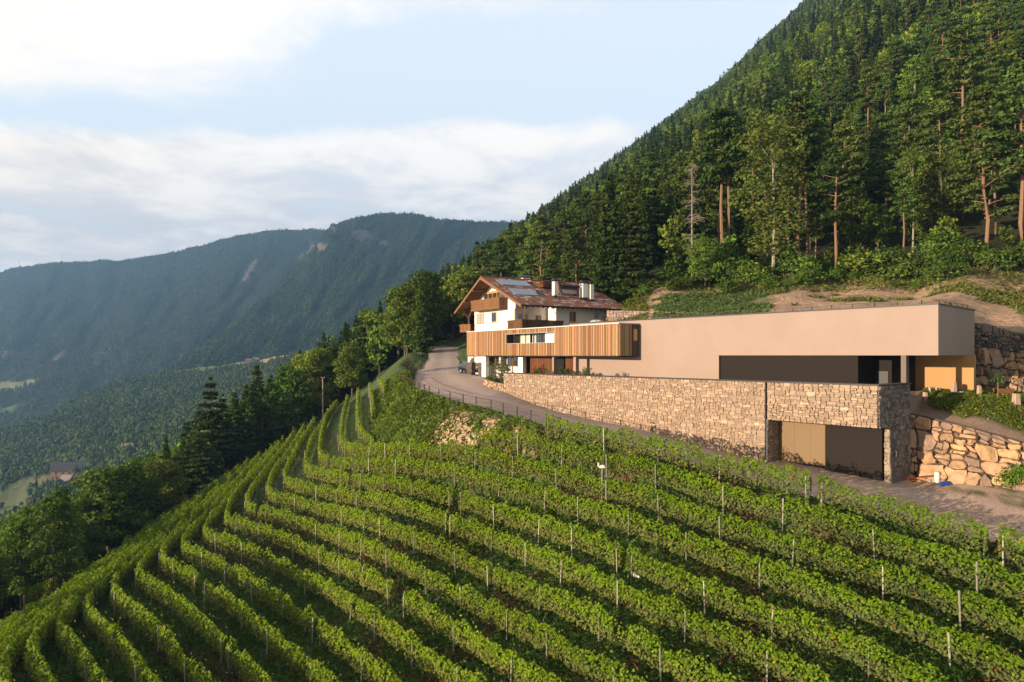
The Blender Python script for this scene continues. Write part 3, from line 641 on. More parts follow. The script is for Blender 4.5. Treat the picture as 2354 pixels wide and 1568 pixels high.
gbox('lobby', 1202, 1219, 2.2, 2.6, zg, zt, m_black)
mb = MB(); t0, t1 = ut(1219, 2.0), ut(1270, 2.0); t = t0
while t < t1: mb.col = tuple(c*r_.uniform(0.6, 1.2) for c in (0.75, 0.62, 0.45)); Bx.box(mb, t, t+0.10, 2.0+r_.choice((0, .02)), 2.2, zg, zt); t += 0.115
mb.build('timber_gate', m_wood, gf)
gbox('pillar', 1269.5, 1273, 0.6, 1.1, zg, zt, m_plaster); gbox('pillar', 1318, 1323.5, 0.4, 0.9, zg, zt, m_plaster)
gbox('lobby', 1273, 1300, 2.4, 2.6, zg, zt, m_black)
mb = MB(); t0, t1 = ut(1300, 2.0), ut(1318, 2.0); t = t0
while t < t1: mb.col = tuple(c*r_.uniform(0.5, 1.0) for c in (0.7, 0.55, 0.4)); Bx.box(mb, t, t+0.10, 2.0, 2.2, zg, zt); t += 0.115
mb.build('timber_gate', m_wood, gf)
gbox('rear_wall', 1113, 1330, 4.0, 4.2, zg, zt, m_black)
# ---------------------------------------------------------------- the alpine house
H = Frame((-9.43, 111.9), (0.535, -0.845), (0.845, 0.535))
ZE, ZR, AW = 7.08, 11.86, 10.0; SL = (ZR-ZE)/10.0
def zroof(a): return ZR-abs(a-AW)*SL
house = thing('alpine_house', 'white alpine house with brown tiled gable roof, wooden balconies and solar panels', 'house', (0, 0, 0))
BR = 19.8                                                         # length of the roof
def hq(v, a, b): return H.z(v, a, b)
# walls
mb = MB(); zb = -3.4
def gwall(mb, a0, a1, b0, b1, z0):                                # wall that reaches up to the roof
    zs = [zroof(a)-0.30 for a in (a0, a1)]
    pts = [(a0, z0), (a1, z0), (a1, zs[1])]+([(AW, ZR-0.30)] if a0 < AW < a1 else [])+[(a0, zs[0])]
    mb.prism([H.p(a, b0, z) for a, z in pts], H.b*(b1-b0))
gwall(mb, 3.17, 15.4, 2.0, 2.4, zb)
mb.build('gable_wall', m_white, house)
mb = MB()
gwall(mb, 3.17, 17.8, 17.3, 17.7, zb)
H.box(mb, 17.4, 17.8, 7.6, 17.3, zb, zroof(17.8)-0.28); H.box(mb, 15.4, 17.4, 7.6, 7.95, zb, zroof(17.4)-0.28)
H.box(mb, 15.0, 15.4, 2.41, 7.6, zb, zroof(15.4)-0.28); H.box(mb, 3.17, 3.5, 2.41, 17.3, zb, zroof(3.17)-0.28)
H.box(mb, 15.4, 17.8, 2.0, 7.6, zb, 3.55)                         # block under the corner loggia
mb.build('side_wall', m_white, house)
# roof: boards, tiles, verge and rafters
mb = MB(); bp = -0.8
for s in (-1, 1):
    e = AW+s*10.0
    mb.prism([H.p(AW, bp, ZR-0.02), H.p(AW, BR, ZR-0.02), H.p(e, BR, ZE-0.02), H.p(e, 0, ZE-0.02)], (0, 0, -0.2))
mb.col = (1, 1, 1); mb.build('roof_boards', m_wood, house)
tl = MB(); r_ = random.Random(11)
slope_len = math.hypot(10, ZR-ZE); rows = 31
for s in (-1, 1):
    for i in range(rows):
        a0 = AW+s*10.02*(1-i/rows); a1 = AW+s*10.02*(1-(i+1.12)/rows) if i < rows-1 else AW
        b = bp*(i/rows)
        run = 0
        while b < BR:
            w = 0.27
            if run > 0: c = (0.58, 0.46, 0.41); run -= 1
            else:
                k = r_.random()
                c = (0.235+0.10*k, 0.115+0.05*k, 0.085+0.035*k)
                if r_.random() < 0.085: run = r_.randint(1, 4)
            tl.col = c
            z0, z1 = zroof(a0)+0.065, zroof(a1)+0.015
            p = [H.p(a0, b+0.012, z0), H.p(a0, b+w-0.012, z0), H.p(a1, b+w-0.012, z1), H.p(a1, b+0.012, z1)]
            m0 = H.p(a0, b+w/2, z0+0.05); m1 = H.p(a1, b+w/2, z1+0.05); g0 = H.p(a0, b, z0-0.07); g1 = H.p(a0, b+w, z0-0.07)
            tl.add([p[0], m0, p[1], p[2], m1, p[3], g0, g1], [(0, 1, 4, 5), (1, 2, 3, 4), (6, 7, 2, 1, 0)])
            b += w
tl.col = (0.24, 0.11, 0.08); tl.tube([H.p(AW, bp, ZR+0.06), H.p(AW, BR, ZR+0.06)], 0.13, 8)
tl.build('roof_tiles', m_tile, house)
mb = MB()
for s in (-1, 1):
    e = AW+s*10.0
    for b_ in (0.0,):
        mb = MB(); mb.prism([H.p(AW, bp-0.05, ZR+0.02), H.p(AW, bp-0.05, ZR-0.38), H.p(e, b_-0.05, ZE-0.38), H.p(e, b_-0.05, ZE+0.02)], H.b*0.06); mb.build('verge_board', m_wood, house)
        mb = MB(); mb.prism([H.p(AW, BR, ZR+0.02), H.p(AW, BR, ZR-0.30), H.p(e, BR, ZE-0.30), H.p(e, BR, ZE+0.02)], H.b*0.06); mb.build('verge_board', m_wood, house)
    for f in (0.0, 0.30, 0.62):                                    # purlins under the overhang
        a = AW+s*10*f*0.98; mb = MB(); mb.bar(H.p(a, bp*(1-f)+0.1, zroof(a)-0.45-0.01*s), H.p(a, 2.0, zroof(a)-0.45-0.01*s), 0.22, 0.30); mb.build('purlin', m_wood, house)
mb = MB()
for k in range(22): b = 0.5+k*0.88; mb.bar(H.p(17.0, b, zroof(17.0)-0.36), H.p(19.75, b, zroof(19.75)-0.36), 0.16, 0.22)
mb.build('rafter_ends', m_wood, house)
mb = MB(); mb.tube([H.p(20.1, -0.05, ZE-0.08), H.p(20.1, BR+0.05, ZE-0.08)], 0.11); mb.tube([H.p(-0.1, -0.05, ZE-0.08), H.p(-0.1, BR, ZE-0.08)], 0.11); mb.build('gutter', m_dark, house)
mb = MB(); mb.tube([H.p(20.0, 0.5, ZE-0.15), H.p(18.6, 1.6, ZE-0.9), H.p(18.0, 2.3, ZE-1.3)], 0.05, 6); mb.build('downpipe', m_alu, house)
# windows
def window(a0, a1, z0, z1, b, m_in=m_glass, name='window', frame=m_yellow, mull=1, side=None, lab=None):
    """on the gable (side=None, plane b) or on the long side (side=a of the wall; a0..a1 are then b values)"""
    f = MB(); g = MB()
    def bx(m, x0, x1, y0, y1, zz0, zz1):
        if side is None: H.box(m, x0, x1, b+y0, b+y1, zz0, zz1)
        else: H.box(m, side-y1, side-y0, x0, x1, zz0, zz1)
    fw = 0.10
    bx(f, a0, a1, -0.06, 0.02, z0, z0+fw); bx(f, a0, a1, -0.06, 0.02, z1-fw, z1)
    bx(f, a0, a0+fw, -0.06, 0.02, z0+fw, z1-fw); bx(f, a1-fw, a1, -0.06, 0.02, z0+fw, z1-fw)
    for k in range(mull): c = a0+(a1-a0)*(k+1)/(mull+1); bx(f, c-0.05, c+0.05, -0.06, 0.02, z0+fw, z1-fw)
    o = f.build(name, frame, house)
    if lab: o['label'] = lab
    bx(g, a0+fw, a1-fw, -0.025, 0.015, z0+fw, z1-fw); g.build('pane', m_in, o)
    s = MB(); bx(s, a0-0.08, a1+0.08, -0.14, 0.0, z0-0.08, z0-0.003); s.build('sill', m_yellow, o)
    return o
def gz(zx, zy, b): u = 1005.7+.2199*zx; v = 603.4+.2199*zy; a = H.t(u, b); return a, H.z(v, a, b)
def lz(zx, zy, a): u = 1005.7+.2199*zx; v = 603.4+.2199*zy; b = H.d(u, a); return b, H.z(v, a, b)
a0, z1 = gz(412, 538, 2.0); a1, z0 = gz(488, 636, 2.0); window(a0, a1, z0, z1, 2.0, m_in=mat('pale lit glass', (0.35, 0.33, 0.28), rough=0.2))  # the lit look of this window is put into a pale glass colour
a0, z1 = gz(567, 522, 2.0); a1, z0 = gz(618, 622, 2.0); window(a0, a1, z0, z1, 2.0, mull=0)
a0, z1 = gz(700, 505, 2.0); a1, z0 = gz(800, 690, 2.0); window(a0, a1, z0, z1, 2.0, m_in=m_wshutter, frame=m_wshutter, mull=0, name='roller_shutter')
mb = MB(); H.box(mb, 15.22, 15.43, 1.93, 2.0, 3.6, 6.9); mb.build('corner_trim', m_yellow, house)
b0, z1 = lz(828, 500, 15.4); b1, z0 = lz(900, 600, 15.4); window(2.5, 4.2, 3.9, 6.1, 0, m_in=m_shutter, frame=m_shutter, mull=0, side=15.4, name='roller_shutter')
window(5.6, 6.6, 3.7, 6.0, 0, side=15.4, mull=0, name='balcony_door')
b0, z1 = lz(1378, 516, 17.8); b1, z0 = lz(1446, 622, 17.8); window(b0, b1, z0, z1, 0, side=17.8, mull=1)
b0, z1 = lz(1634, 528, 17.8); b1, z0 = lz(1688, 618, 17.8); window(b0, b1, z0, z1, 0, m_in=m_shutter, frame=m_shutter, side=17.8, mull=0, name='roller_shutter')
# attic: glazed front in honey-coloured wood, behind the upper balcony
mb = MB()
a0 = 6.3; a1 = 12.6
for a in (a0, 7.6, 8.9, 10.2, 11.4, a1): mb.bar(H.p(a, 1.93, 7.6), H.p(a, 1.93, min(zroof(a)-0.8, 9.9)), 0.22, 0.12)
mb.bar(H.p(a0, 1.93, 9.75), H.p(a1, 1.93, 9.75), 0.14, 0.34); H.box(mb, a0, 7.6, 1.9, 1.99, 7.6, 8.1)
at = mb.build('attic_window', m_yellow, house)
mb = MB(); H.box(mb, a0, a1, 1.95, 1.995, 7.6, 9.75); mb.build('pane', m_glass, at)
# balconies: turned boards between rails
def balcony(name, segs, z0, z1, fl, dark=1.0, parts_parent=house):
    r = thing_part = bpy.data.objects.new(name, None)
    mb = MB()
    for (p0, p1) in segs:
        p0 = Vector(p0); p1 = Vector(p1); L_ = (p1-p0).length; dv = (p1-p0)/L_; n = int(L_/0.17); nr = Vector((-dv.y, dv.x, 0))
        for i in range(n):
            g = r_.uniform(0.7, 1.25)*dark; mb.col = (g, g, g); q = p0+dv*(i*L_/n)
            w = dv*(L_/n*0.82); out = nr*0.0
            zz = [z0-0.06*(i % 2), z0+(z1-z0)*0.5, z1-0.08]
            o1 = [q+Vector((0, 0, zz[0])), q+w+Vector((0, 0, zz[0])), q+w+Vector((0, 0, zz[2])), q+Vector((0, 0, zz[2]))]
            mb.prism(o1, nr*0.04)
        mb.col = (1.1*dark, 1.1*dark, 1.1*dark)
        mb.bar(p0-dv*0.08+Vector((0, 0, z1)), p1+dv*0.08+Vector((0, 0, z1)), 0.22, 0.14)
        mb.bar(p0+Vector((0, 0, z0+0.15)), p1+Vector((0, 0, z0+0.15)), 0.10, 0.12)
        mb.bar(p0+Vector((0, 0, z1-0.28)), p1+Vector((0, 0, z1-0.28)), 0.10, 0.10)
    mb.col = (0.6, 0.6, 0.6); mb.prism([Vector(p) for p in fl], (0, 0, 0.14))
    bpy.data.objects.remove(r)
    o = mb.build(name, m_wood, house)
    return o
bb = 0.55
aL, zt_ = gz(350, 405, bb); aR, zt2 = gz(645, 372, bb); _, zb_ = gz(650, 480, bb)
zt_ = (zt_+zt2)/2
balcony('balcony', [(H.p(aL, bb, 0), H.p(aR, bb, 0)), (H.p(aR, bb, 0), H.p(aR, 2.0, 0)), (H.p(aL, 2.0, 0), H.p(aL, bb, 0))], zb_, zt_, [H.p(aL, bb, zb_+.02), H.p(aR, bb, zb_+.02), H.p(aR, 2, zb_+.02), H.p(aL, 2, zb_+.02)])['label'] = 'upper balcony of carved boards under the gable'
bb = 0.55; aL = H.t(1005.7+.2199*733, bb); aR = H.t(1005.7+.2199*885, bb); zt_ = gz(885, 600, bb)[1]; zb_ = zt_-1.25
bE = H.d(1005.7+.2199*1315, aR)
balcony('balcony', [(H.p(aL, bb, 0), H.p(aR, bb, 0)), (H.p(aR, bb, 0), H.p(aR, bE, 0)), (H.p(aL, 2.0, 0), H.p(aL, bb, 0)), (H.p(aR, bE, 0), H.p(17.8, bE, 0))], zb_, zt_, [H.p(aL, bb, zb_+.02), H.p(aR, bb, zb_+.02), H.p(aR, bE, zb_+.02), H.p(aL, bE, zb_+.02)], dark=0.55)['label'] = 'dark corner balcony wrapping the front corner above the slatted box'
aL = H.t(1005.7+.2199*235, 1.2); zt_ = gz(300, 652, 1.2)[1]; zb_ = zt_-1.15
balcony('balcony', [(H.p(aL, 1.2, 0), H.p(3.2, 1.2, 0)), (H.p(aL, 6.0, 0), H.p(aL, 1.2, 0))], zb_, zt_, [H.p(aL, 1.2, zb_+.02), H.p(3.2, 1.2, zb_+.02), H.p(3.2, 6, zb_+.02), H.p(aL, 6, zb_+.02)])['label'] = 'small balcony on the left flank'
# posts with braces
for ap, bpst, zb0, nm in ((17.75, 1.95, 3.5, 'corner'), (1.2, 2.0, 2.0, 'left')):
    zt0 = zroof(ap)-0.35
    mb = MB(); mb.col = (0.8, 0.8, 0.8); mb.bar(H.p(ap, bpst, zb0), H.p(ap, bpst, zt0), 0.24)
    for da, db in ((1.1, 0), (-1.1, 0), (0, -1.1), (0, 1.1)): mb.bar(H.p(ap, bpst, zt0-1.3), H.p(ap+da, bpst+db, zt0-0.05), 0.13)
    mb.bar(H.p(ap-1.6 if ap > 5 else ap-1.0, bpst, zt0+0.02), H.p(ap+1.4 if ap > 5 else 3.3, bpst, zt0+0.02), 0.2, 0.24)
    mb.bar(H.p(ap, 0.1, zt0+0.22), H.p(ap, 8, zt0+0.22), 0.2, 0.24)
    mb.build('roof_post', m_wood, house)
# solar panels
def roofpt(zx, zy):
    u = 1005.7+.2199*zx; v = 603.4+.2199*zy
    ray = Vector(((u-1177)/F, 1, (817-v)/F)); p0 = H.p(AW, 0, ZR); n = (H.p(20, 0, ZE)-p0).cross(H.b).normalized()
    t = p0.dot(n)/ray.dot(n); return ray*t, n
for q in (((605, 187), (910, 206), (990, 262), (682, 243)), ((737, 280), (1050, 298), (1130, 358), (815, 345))):
    ps = [roofpt(*k)[0] for k in q]; n = roofpt(*q[0])[1]; n = n if n.z > 0 else -n
    fr = MB(); gl = MB()
    fr.prism([p+n*0.08 for p in ps], n*0.10); o = fr.build('solar_panel', m_alu, house)
    for k in range(4):
        t0, t1 = k/4+0.008, (k+1)/4-0.008
        c = [ps[0].lerp(ps[1], t0), ps[0].lerp(ps[1], t1), ps[3].lerp(ps[2], t1), ps[3].lerp(ps[2], t0)]
        m = sum(c, Vector())/4; c = [m+(x-m)*0.97 for x in c]; gl.prism([x+n*0.181 for x in c], n*0.02)
    gl.build('pane', m_solar, o)
# dormer
da_ = 15.6
b0, zt_ = lz(1275, 270, da_); b1, zb_ = lz(1465, 400, da_)
mb = MB(); zr_ = zt_+0.35
ab = AW+1.0
mb.prism([H.p(da_, b0, zroof(da_)-0.1), H.p(da_, b0, zr_), H.p(ab, b0, zroof(ab)-0.1), ], H.b*0.15); mb.prism([H.p(da_, b1-0.15, zroof(da_)-0.1), H.p(da_, b1-0.15, zr_), H.p(ab, b1-0.15, zroof(ab)-0.1)], H.b*0.15)
H.box(mb, da_-0.2, da_, b0, b1, zroof(da_)-0.15, zr_)
dm = mb.build('dormer', m_wood, house)
b00 = lz(1070, 300, 13.5)[0]
mb = MB(); mb.col = (0.45, 0.40, 0.36); H.box(mb, AW+1.2, da_-1.2, b00, b0+0.1, zroof(AW+1.2)-0.9, zroof(AW+1.2)+0.02); mb.build('cheek_wall', m_wood, dm)
mb = MB(); za = zroof(AW+0.4)+0.1
r_2 = random.Random(3)
for i in range(18):
    for j in range(26):
        t0, t1 = i/18, (i+1.1)/18; a_0 = AW+0.4+(da_+0.9-AW-0.4)*(1-t0); a_1 = AW+0.4+(da_+0.9-AW-0.4)*(1-t1)
        L0 = b00-0.5; w = (b1+0.6-L0)/26; b_ = L0+j*w
        if a_0 > da_-1.0 and b_ < b0-0.6: continue
        k = r_2.random(); mb.col = (0.46, 0.36, 0.31) if k > 0.88 else (0.185+0.07*k, 0.08+0.03*k, 0.055+0.016*k)
        zz = lambda a: za+(zr_+0.02-za)*(a-AW-0.4)/(da_+0.9-AW-0.4)
        mb.prism([H.p(a_0, b_, zz(a_0)+0.07), H.p(a_0, b_+w*.93, zz(a_0)+0.07), H.p(a_1, b_+w*.93, zz(a_1)+0.02), H.p(a_1, b_, zz(a_1)+0.02)], (0, 0, -0.09))
mb.build('dormer_roof', m_tile, dm)
mb = MB(); mb.tube([H.p(da_+1.0, b0-0.5, zr_-0.05), H.p(da_+1.0, b1+0.6, zr_-0.05)], 0.10); H.box(mb, da_+0.02, da_+0.9, b0+0.2, b1+0.3, zr_-0.12, zr_-0.02); mb.build('gutter', m_dark, dm)
o = window(b0+0.2, b1-0.2, zb_+0.15, zb_+1.05, 0, side=da_+0.03, mull=2, name='dormer_window')
mb = MB(); H.box(mb, da_+0.0, da_+0.09, b0+0.2, b1-0.2, zb_+1.06, zt_-0.12); mb.build('blind', mat('silver blind', (0.5, 0.52, 0.55), rough=0.5), house)
# chimneys
def chimney(zx0, zx1, zyt, a, capw, zbase=None, lab=None):
    bA = H.d(1005.7+.2199*zx0, a); z1 = lz(zx0, zyt, a)[1]; w = 0.75*(zx1-zx0)/62.0
    mb = MB(); H.box(mb, a-w/2, a+w/2, bA, bA+w, zroof(a)-0.4 if zbase is None else zbase, z1); o = mb.build('chimney', m_white, house)
    if lab: o['label'] = lab
    mb = MB(); c = H.p(a, bA+w/2, 0)
    for sx in (-1, 1):
        for sy in (-1, 1): mb.bar(H.p(a+sx*w*.38, bA+w/2+sy*w*.38, z1), H.p(a+sx*w*.38, bA+w/2+sy*w*.38, z1+0.22), 0.05)
    cw = w*capw
    mb.prism([H.p(a-cw, bA+w/2-cw, z1+0.2), H.p(a+cw, bA+w/2-cw, z1+0.2), H.p(a, bA+w/2-cw, z1+0.55)], H.b*(2*cw)); mb.build('cap', m_dark, o)
    mb = MB(); H.box(mb, a-w/2-.05, a+w/2+.05, bA-.05, bA+w+.05, zroof(a+w/2)-0.25, zroof(a-w/2)+0.12); mb.build('flashing', m_dark, o)
chimney(1210, 1262, 200, 16.6, 0.72, lab='white chimney beside the dormer with the satellite dish')
chimney(1503, 1577, 222, 17.0, 0.62); chimney(1587, 1640, 230, 17.4, 0.7)
chimney(870, 985, 165, 8.2, 0.62, lab='broad chimney behind the ridge')
bA = H.d(1005.7+.2199*1262, 17.5)
mb = MB(); c0 = H.p(17.9, bA-0.1, zroof(17.5)+1.2); ax = Vector((0.85, -0.45, 0.35)).normalized(); uu = ax.cross(Vector((0, 0, 1))).normalized(); vv = uu.cross(ax)
rings = [[c0+ax*(0.25*(r/0.6)**2)+(uu*math.cos(t)+vv*math.sin(t))*r for t in np.linspace(0, 2*math.pi, 16, endpoint=False)] for r in (0.04, 0.22, 0.42, 0.60)]
mb.add([p for r in rings for p in r], [(i*16+k, i*16+(k+1) % 16, (i+1)*16+(k+1) % 16, (i+1)*16+k) for i in range(3) for k in range(16)])
mb.bar(c0, c0+ax*0.9+Vector((0, 0, -0.2)), 0.05); mb.bar(c0, H.p(17.2, bA, zroof(17.2)), 0.07)
o = mb.build('satellite_dish', mat('dish grey', (0.16, 0.18, 0.21), rough=0.5), house)
# vine rows: bearings of the top of the foliage along each row (surveyed), '|' marks a gap
ROWS = [
 "870,867 886,886",
 "850,881 857,915 858,942",
 "824,894 822,942 824,974 838,988 859,1009",
 "1258,960 1303,963 1364,978 1425,990 1474,1001 1523,1012 1571,1024 1627,1041 1702,1056 1759,1066 1816,1083 1861,1094 | 1884,1101 1948,1117 2004,1135 2080,1145 2117,1165 2174,1179 2223,1199 2268,1211 | 2302,1222 2354,1236 2480,1270",
 "1094,992 1156,992 1205,995 1249,1004 1291,1017 1340,1029 1388,1036 1437,1046 1486,1056 1535,1073 1584,1083 1627,1109 1740,1133 1816,1147 1872,1162 1929,1184 2004,1207 2080,1227 2155,1255 2216,1271 2268,1294 2354,1317 2500,1360",
 "800,907 790,942 784,982 784,1011 811,1019 865,1021 918,1020 971,1020 1025,1022 1095,1026 1144,1040 1193,1051 1242,1061 1291,1074 1340,1085 1388,1097 1437,1111 1486,1122 1535,1137 1589,1158 1665,1186 1740,1207 1786,1218 1853,1241 1910,1256 1948,1277 2023,1295 2099,1310 2155,1338 2231,1368 2306,1385 2354,1403 2500,1450",
 "776,918 758,937 744,969 736,1009 735,1038 744,1046 758,1049 | 766,1052 811,1052 865,1054 918,1055 971,1058 1025,1065 1078,1074 1108,1082 1156,1093 1205,1111 1254,1122 1303,1136 1352,1148 1401,1165 1449,1178 1498,1195 1560,1217 1609,1236 1702,1270 1778,1294 1853,1317 1910,1345 1985,1367 2061,1393 2155,1430 2231,1466 2306,1494 2354,1516 2500,1570",
 "770,925 740,969 723,990 707,1028 700,1062 710,1070 731,1076 784,1084 838,1090 891,1099 945,1104 998,1118 1041,1125 | 1061,1134 1108,1144 1156,1162 1205,1175 1242,1186 1291,1204 1340,1218 1388,1236 1430,1254 | 1449,1263 1498,1284 1552,1307 1620,1332 1702,1365 1778,1392 1872,1425 1929,1446 2004,1479 2080,1519 2155,1556 2300,1630",
 "723,958 704,990 683,1022 671,1044 661,1060 653,1092 667,1102 704,1110 750,1116 798,1124 865,1133 913,1145 971,1159 1030,1179 | 1036,1185 1083,1201 1132,1216 1181,1232 1230,1251 1279,1275 1340,1296 1388,1316 1425,1333 1474,1356 1523,1381 1571,1395 1609,1414 1665,1434 1740,1471 1816,1506 1872,1543 1960,1590",
 "702,969 688,996 659,1038 632,1070 621,1094 616,1124 632,1132 677,1140 731,1152 784,1162 838,1177 891,1196 945,1217 998,1236 1050,1260 1083,1274 1132,1297 | 1140,1302 1193,1322 1242,1345 1303,1367 1340,1386 1388,1407 1437,1430 1486,1460 1535,1489 1596,1517 1646,1543 1750,1590",
 "680,985 661,1012 629,1049 597,1092 576,1118 565,1150 579,1161 624,1169 677,1181 731,1199 784,1219 836,1236 871,1253 932,1281 981,1308 1032,1333 1095,1365 1144,1388 1193,1413 1242,1435 1291,1461 1327,1487 1376,1514 1437,1541 1486,1566 1600,1620",
 "651,1006 624,1038 592,1078 557,1108 533,1140 519,1172 522,1183 539,1188 584,1201 637,1217 677,1233 734,1257 786,1282 859,1316 903,1338 | 932,1358 981,1387 1032,1416 1095,1453 1144,1485 1205,1518 1254,1548 1340,1600",
 "640,1012 612,1040 583,1078 545,1115 513,1154 481,1184 469,1211 478,1221 519,1231 577,1252 639,1278 688,1302 737,1329 786,1356 834,1387 883,1419 932,1451 981,1487 1030,1517 1092,1551 1180,1600",
 "599,1040 560,1083 510,1135 460,1189 433,1216 418,1237 427,1253 481,1271 519,1290 577,1323 627,1354 688,1393 727,1414 | 740,1424 761,1447 810,1479 859,1517 908,1557 960,1600",
 "573,1054 530,1100 470,1160 411,1219 382,1243 370,1267 382,1285 427,1304 456,1323 | 474,1335 519,1360 570,1396 603,1428 639,1455 668,1479 712,1513 768,1565 810,1600",
 "551,1066 505,1112 440,1178 361,1253 334,1275 317,1301 323,1320 374,1344 427,1384 481,1427 519,1464 | 530,1475 570,1511 620,1566 650,1600",
 "525,1081 470,1131 400,1199 302,1288 275,1309 263,1326 259,1352 294,1376 347,1419 387,1453 414,1495 441,1516 473,1550 510,1600",
 "498,1100 430,1160 340,1240 246,1320 222,1350 204,1366 200,1390 227,1414 267,1451 307,1494 334,1537 361,1568 380,1610",
 "461,1130 390,1190 290,1275 198,1352 166,1387 149,1406 136,1417 139,1438 174,1470 214,1523 240,1568 255,1610",
 "430,1145 340,1223 220,1328 115,1419 91,1440 77,1459 69,1486 88,1510 107,1537 123,1568 140,1610",
 "406,1163 300,1252 170,1360 53,1457 27,1478 8,1502 3,1537 16,1568 30,1620",
 "379,1179 260,1276 120,1389 0,1485 -30,1515 -60,1560",
 "348,1204 250,1276 120,1372 0,1462 -80,1520",
 "291,1240 283,1256 256,1278 211,1307 128,1360 53,1403 0,1440 -80,1495",
 "200,1284 187,1292 107,1334 56,1362",
]
# ---------------------------------------------------------------- foliage helpers
def cards(cen, size, nrm=None, rg=None, jitter=1.0, aspect=1.25, wide=(0.55, 0.95)):
    """leaf-shaped quads: cen (n,3), size (n,), nrm (n,3) preferred facing"""
    rg = rg or rng; n = len(cen)
    a = rg.normal(size=(n, 3))*jitter
    if nrm is not None: a = a+nrm
    a /= np.linalg.norm(a, axis=1, keepdims=True)+1e-9
    b = np.cross(a, rg.normal(size=(n, 3))); b /= np.linalg.norm(b, axis=1, keepdims=True)+1e-9
    c = np.cross(a, b); s = size[:, None]*0.5
    k = rg.uniform(wide[0], wide[1], (n, 1))
    V = np.stack([cen-b*s*aspect, cen-c*s*k+b*s*0.15, cen+b*s*aspect, cen+c*s*k+b*s*0.15], 1).reshape(-1, 3)
    Q = np.arange(4*n).reshape(-1, 4)
    return V, Q
m_vine = mat('vine leaves', (1, 1, 1), rough=0.7, spec=0.12, vcol=True, transl=0.30)
m_leaf = mat('tree foliage', (1, 1, 1), rough=0.8, spec=0.08, vcol=True, transl=0.22, objrand=(0.022, 0.62, 1.30))
m_bark = mat('bark', (1, 1, 1), rough=0.95, vcol=True, bump=(6, 0.6, 0.05))
m_grass = mat('grass blades', (1, 1, 1), rough=0.85, spec=0.1, vcol=True, transl=0.25)
m_post = mat('concrete post', (0.37, 0.35, 0.32), rough=0.85, noise=(3, 0.5, (0.25, 0.23, 0.20)), objrand=(0.01, 0.55, 1.2))
m_wire = mat('wire', (0.10, 0.09, 0.08), rough=0.6)

# ---------------------------------------------------------------- vine rows
def smooth_path(p, it=2):
    for _ in range(it):
        q = [p[0]]
        for a, b in zip(p[:-1], p[1:]): q += [a*0.75+b*0.25, a*0.25+b*0.75]
        q.append(p[-1]); p = np.array(q)
    return p
ROW_NAME = ['short far vine row beside the end of the roadside fence', 'short vine row climbing towards the olive trees, just left of the shrubby bank', 'vine row at the foot of the shrubby bank, running up to the dark wood',
 'uppermost vine row, directly along the edge of the gravel yard', 'vine row starting below the netted bank, second below the gravel yard', 'vine row running right under the netted earth bank and bending at the far left', 'vine row next below the one under the netted bank',
 'fifth vine row below the gravel yard', 'sixth vine row below the gravel yard', 'seventh vine row below the gravel yard', 'eighth vine row below the gravel yard', 'ninth vine row below the gravel yard', 'tenth vine row below the gravel yard',
 'eleventh vine row below the gravel yard', 'twelfth vine row below the gravel yard', 'thirteenth vine row below the gravel yard', 'fourteenth vine row below the gravel yard', 'vine row curving down near the lower left corner, fourth before the corner', 'vine row curving down near the lower left corner, third before the corner',
 'vine row curving down near the lower left corner, second before the corner', 'vine row that bends at the lower left corner of the picture', 'upper of the straight vine rows beyond the last bend', 'middle of the straight vine rows beyond the last bend', 'lowest long vine row, hooking round the rocky knoll at the left', 'short vine row below the grassy strip, nearest to the dark trees']
row_paths = []; post_spots = []
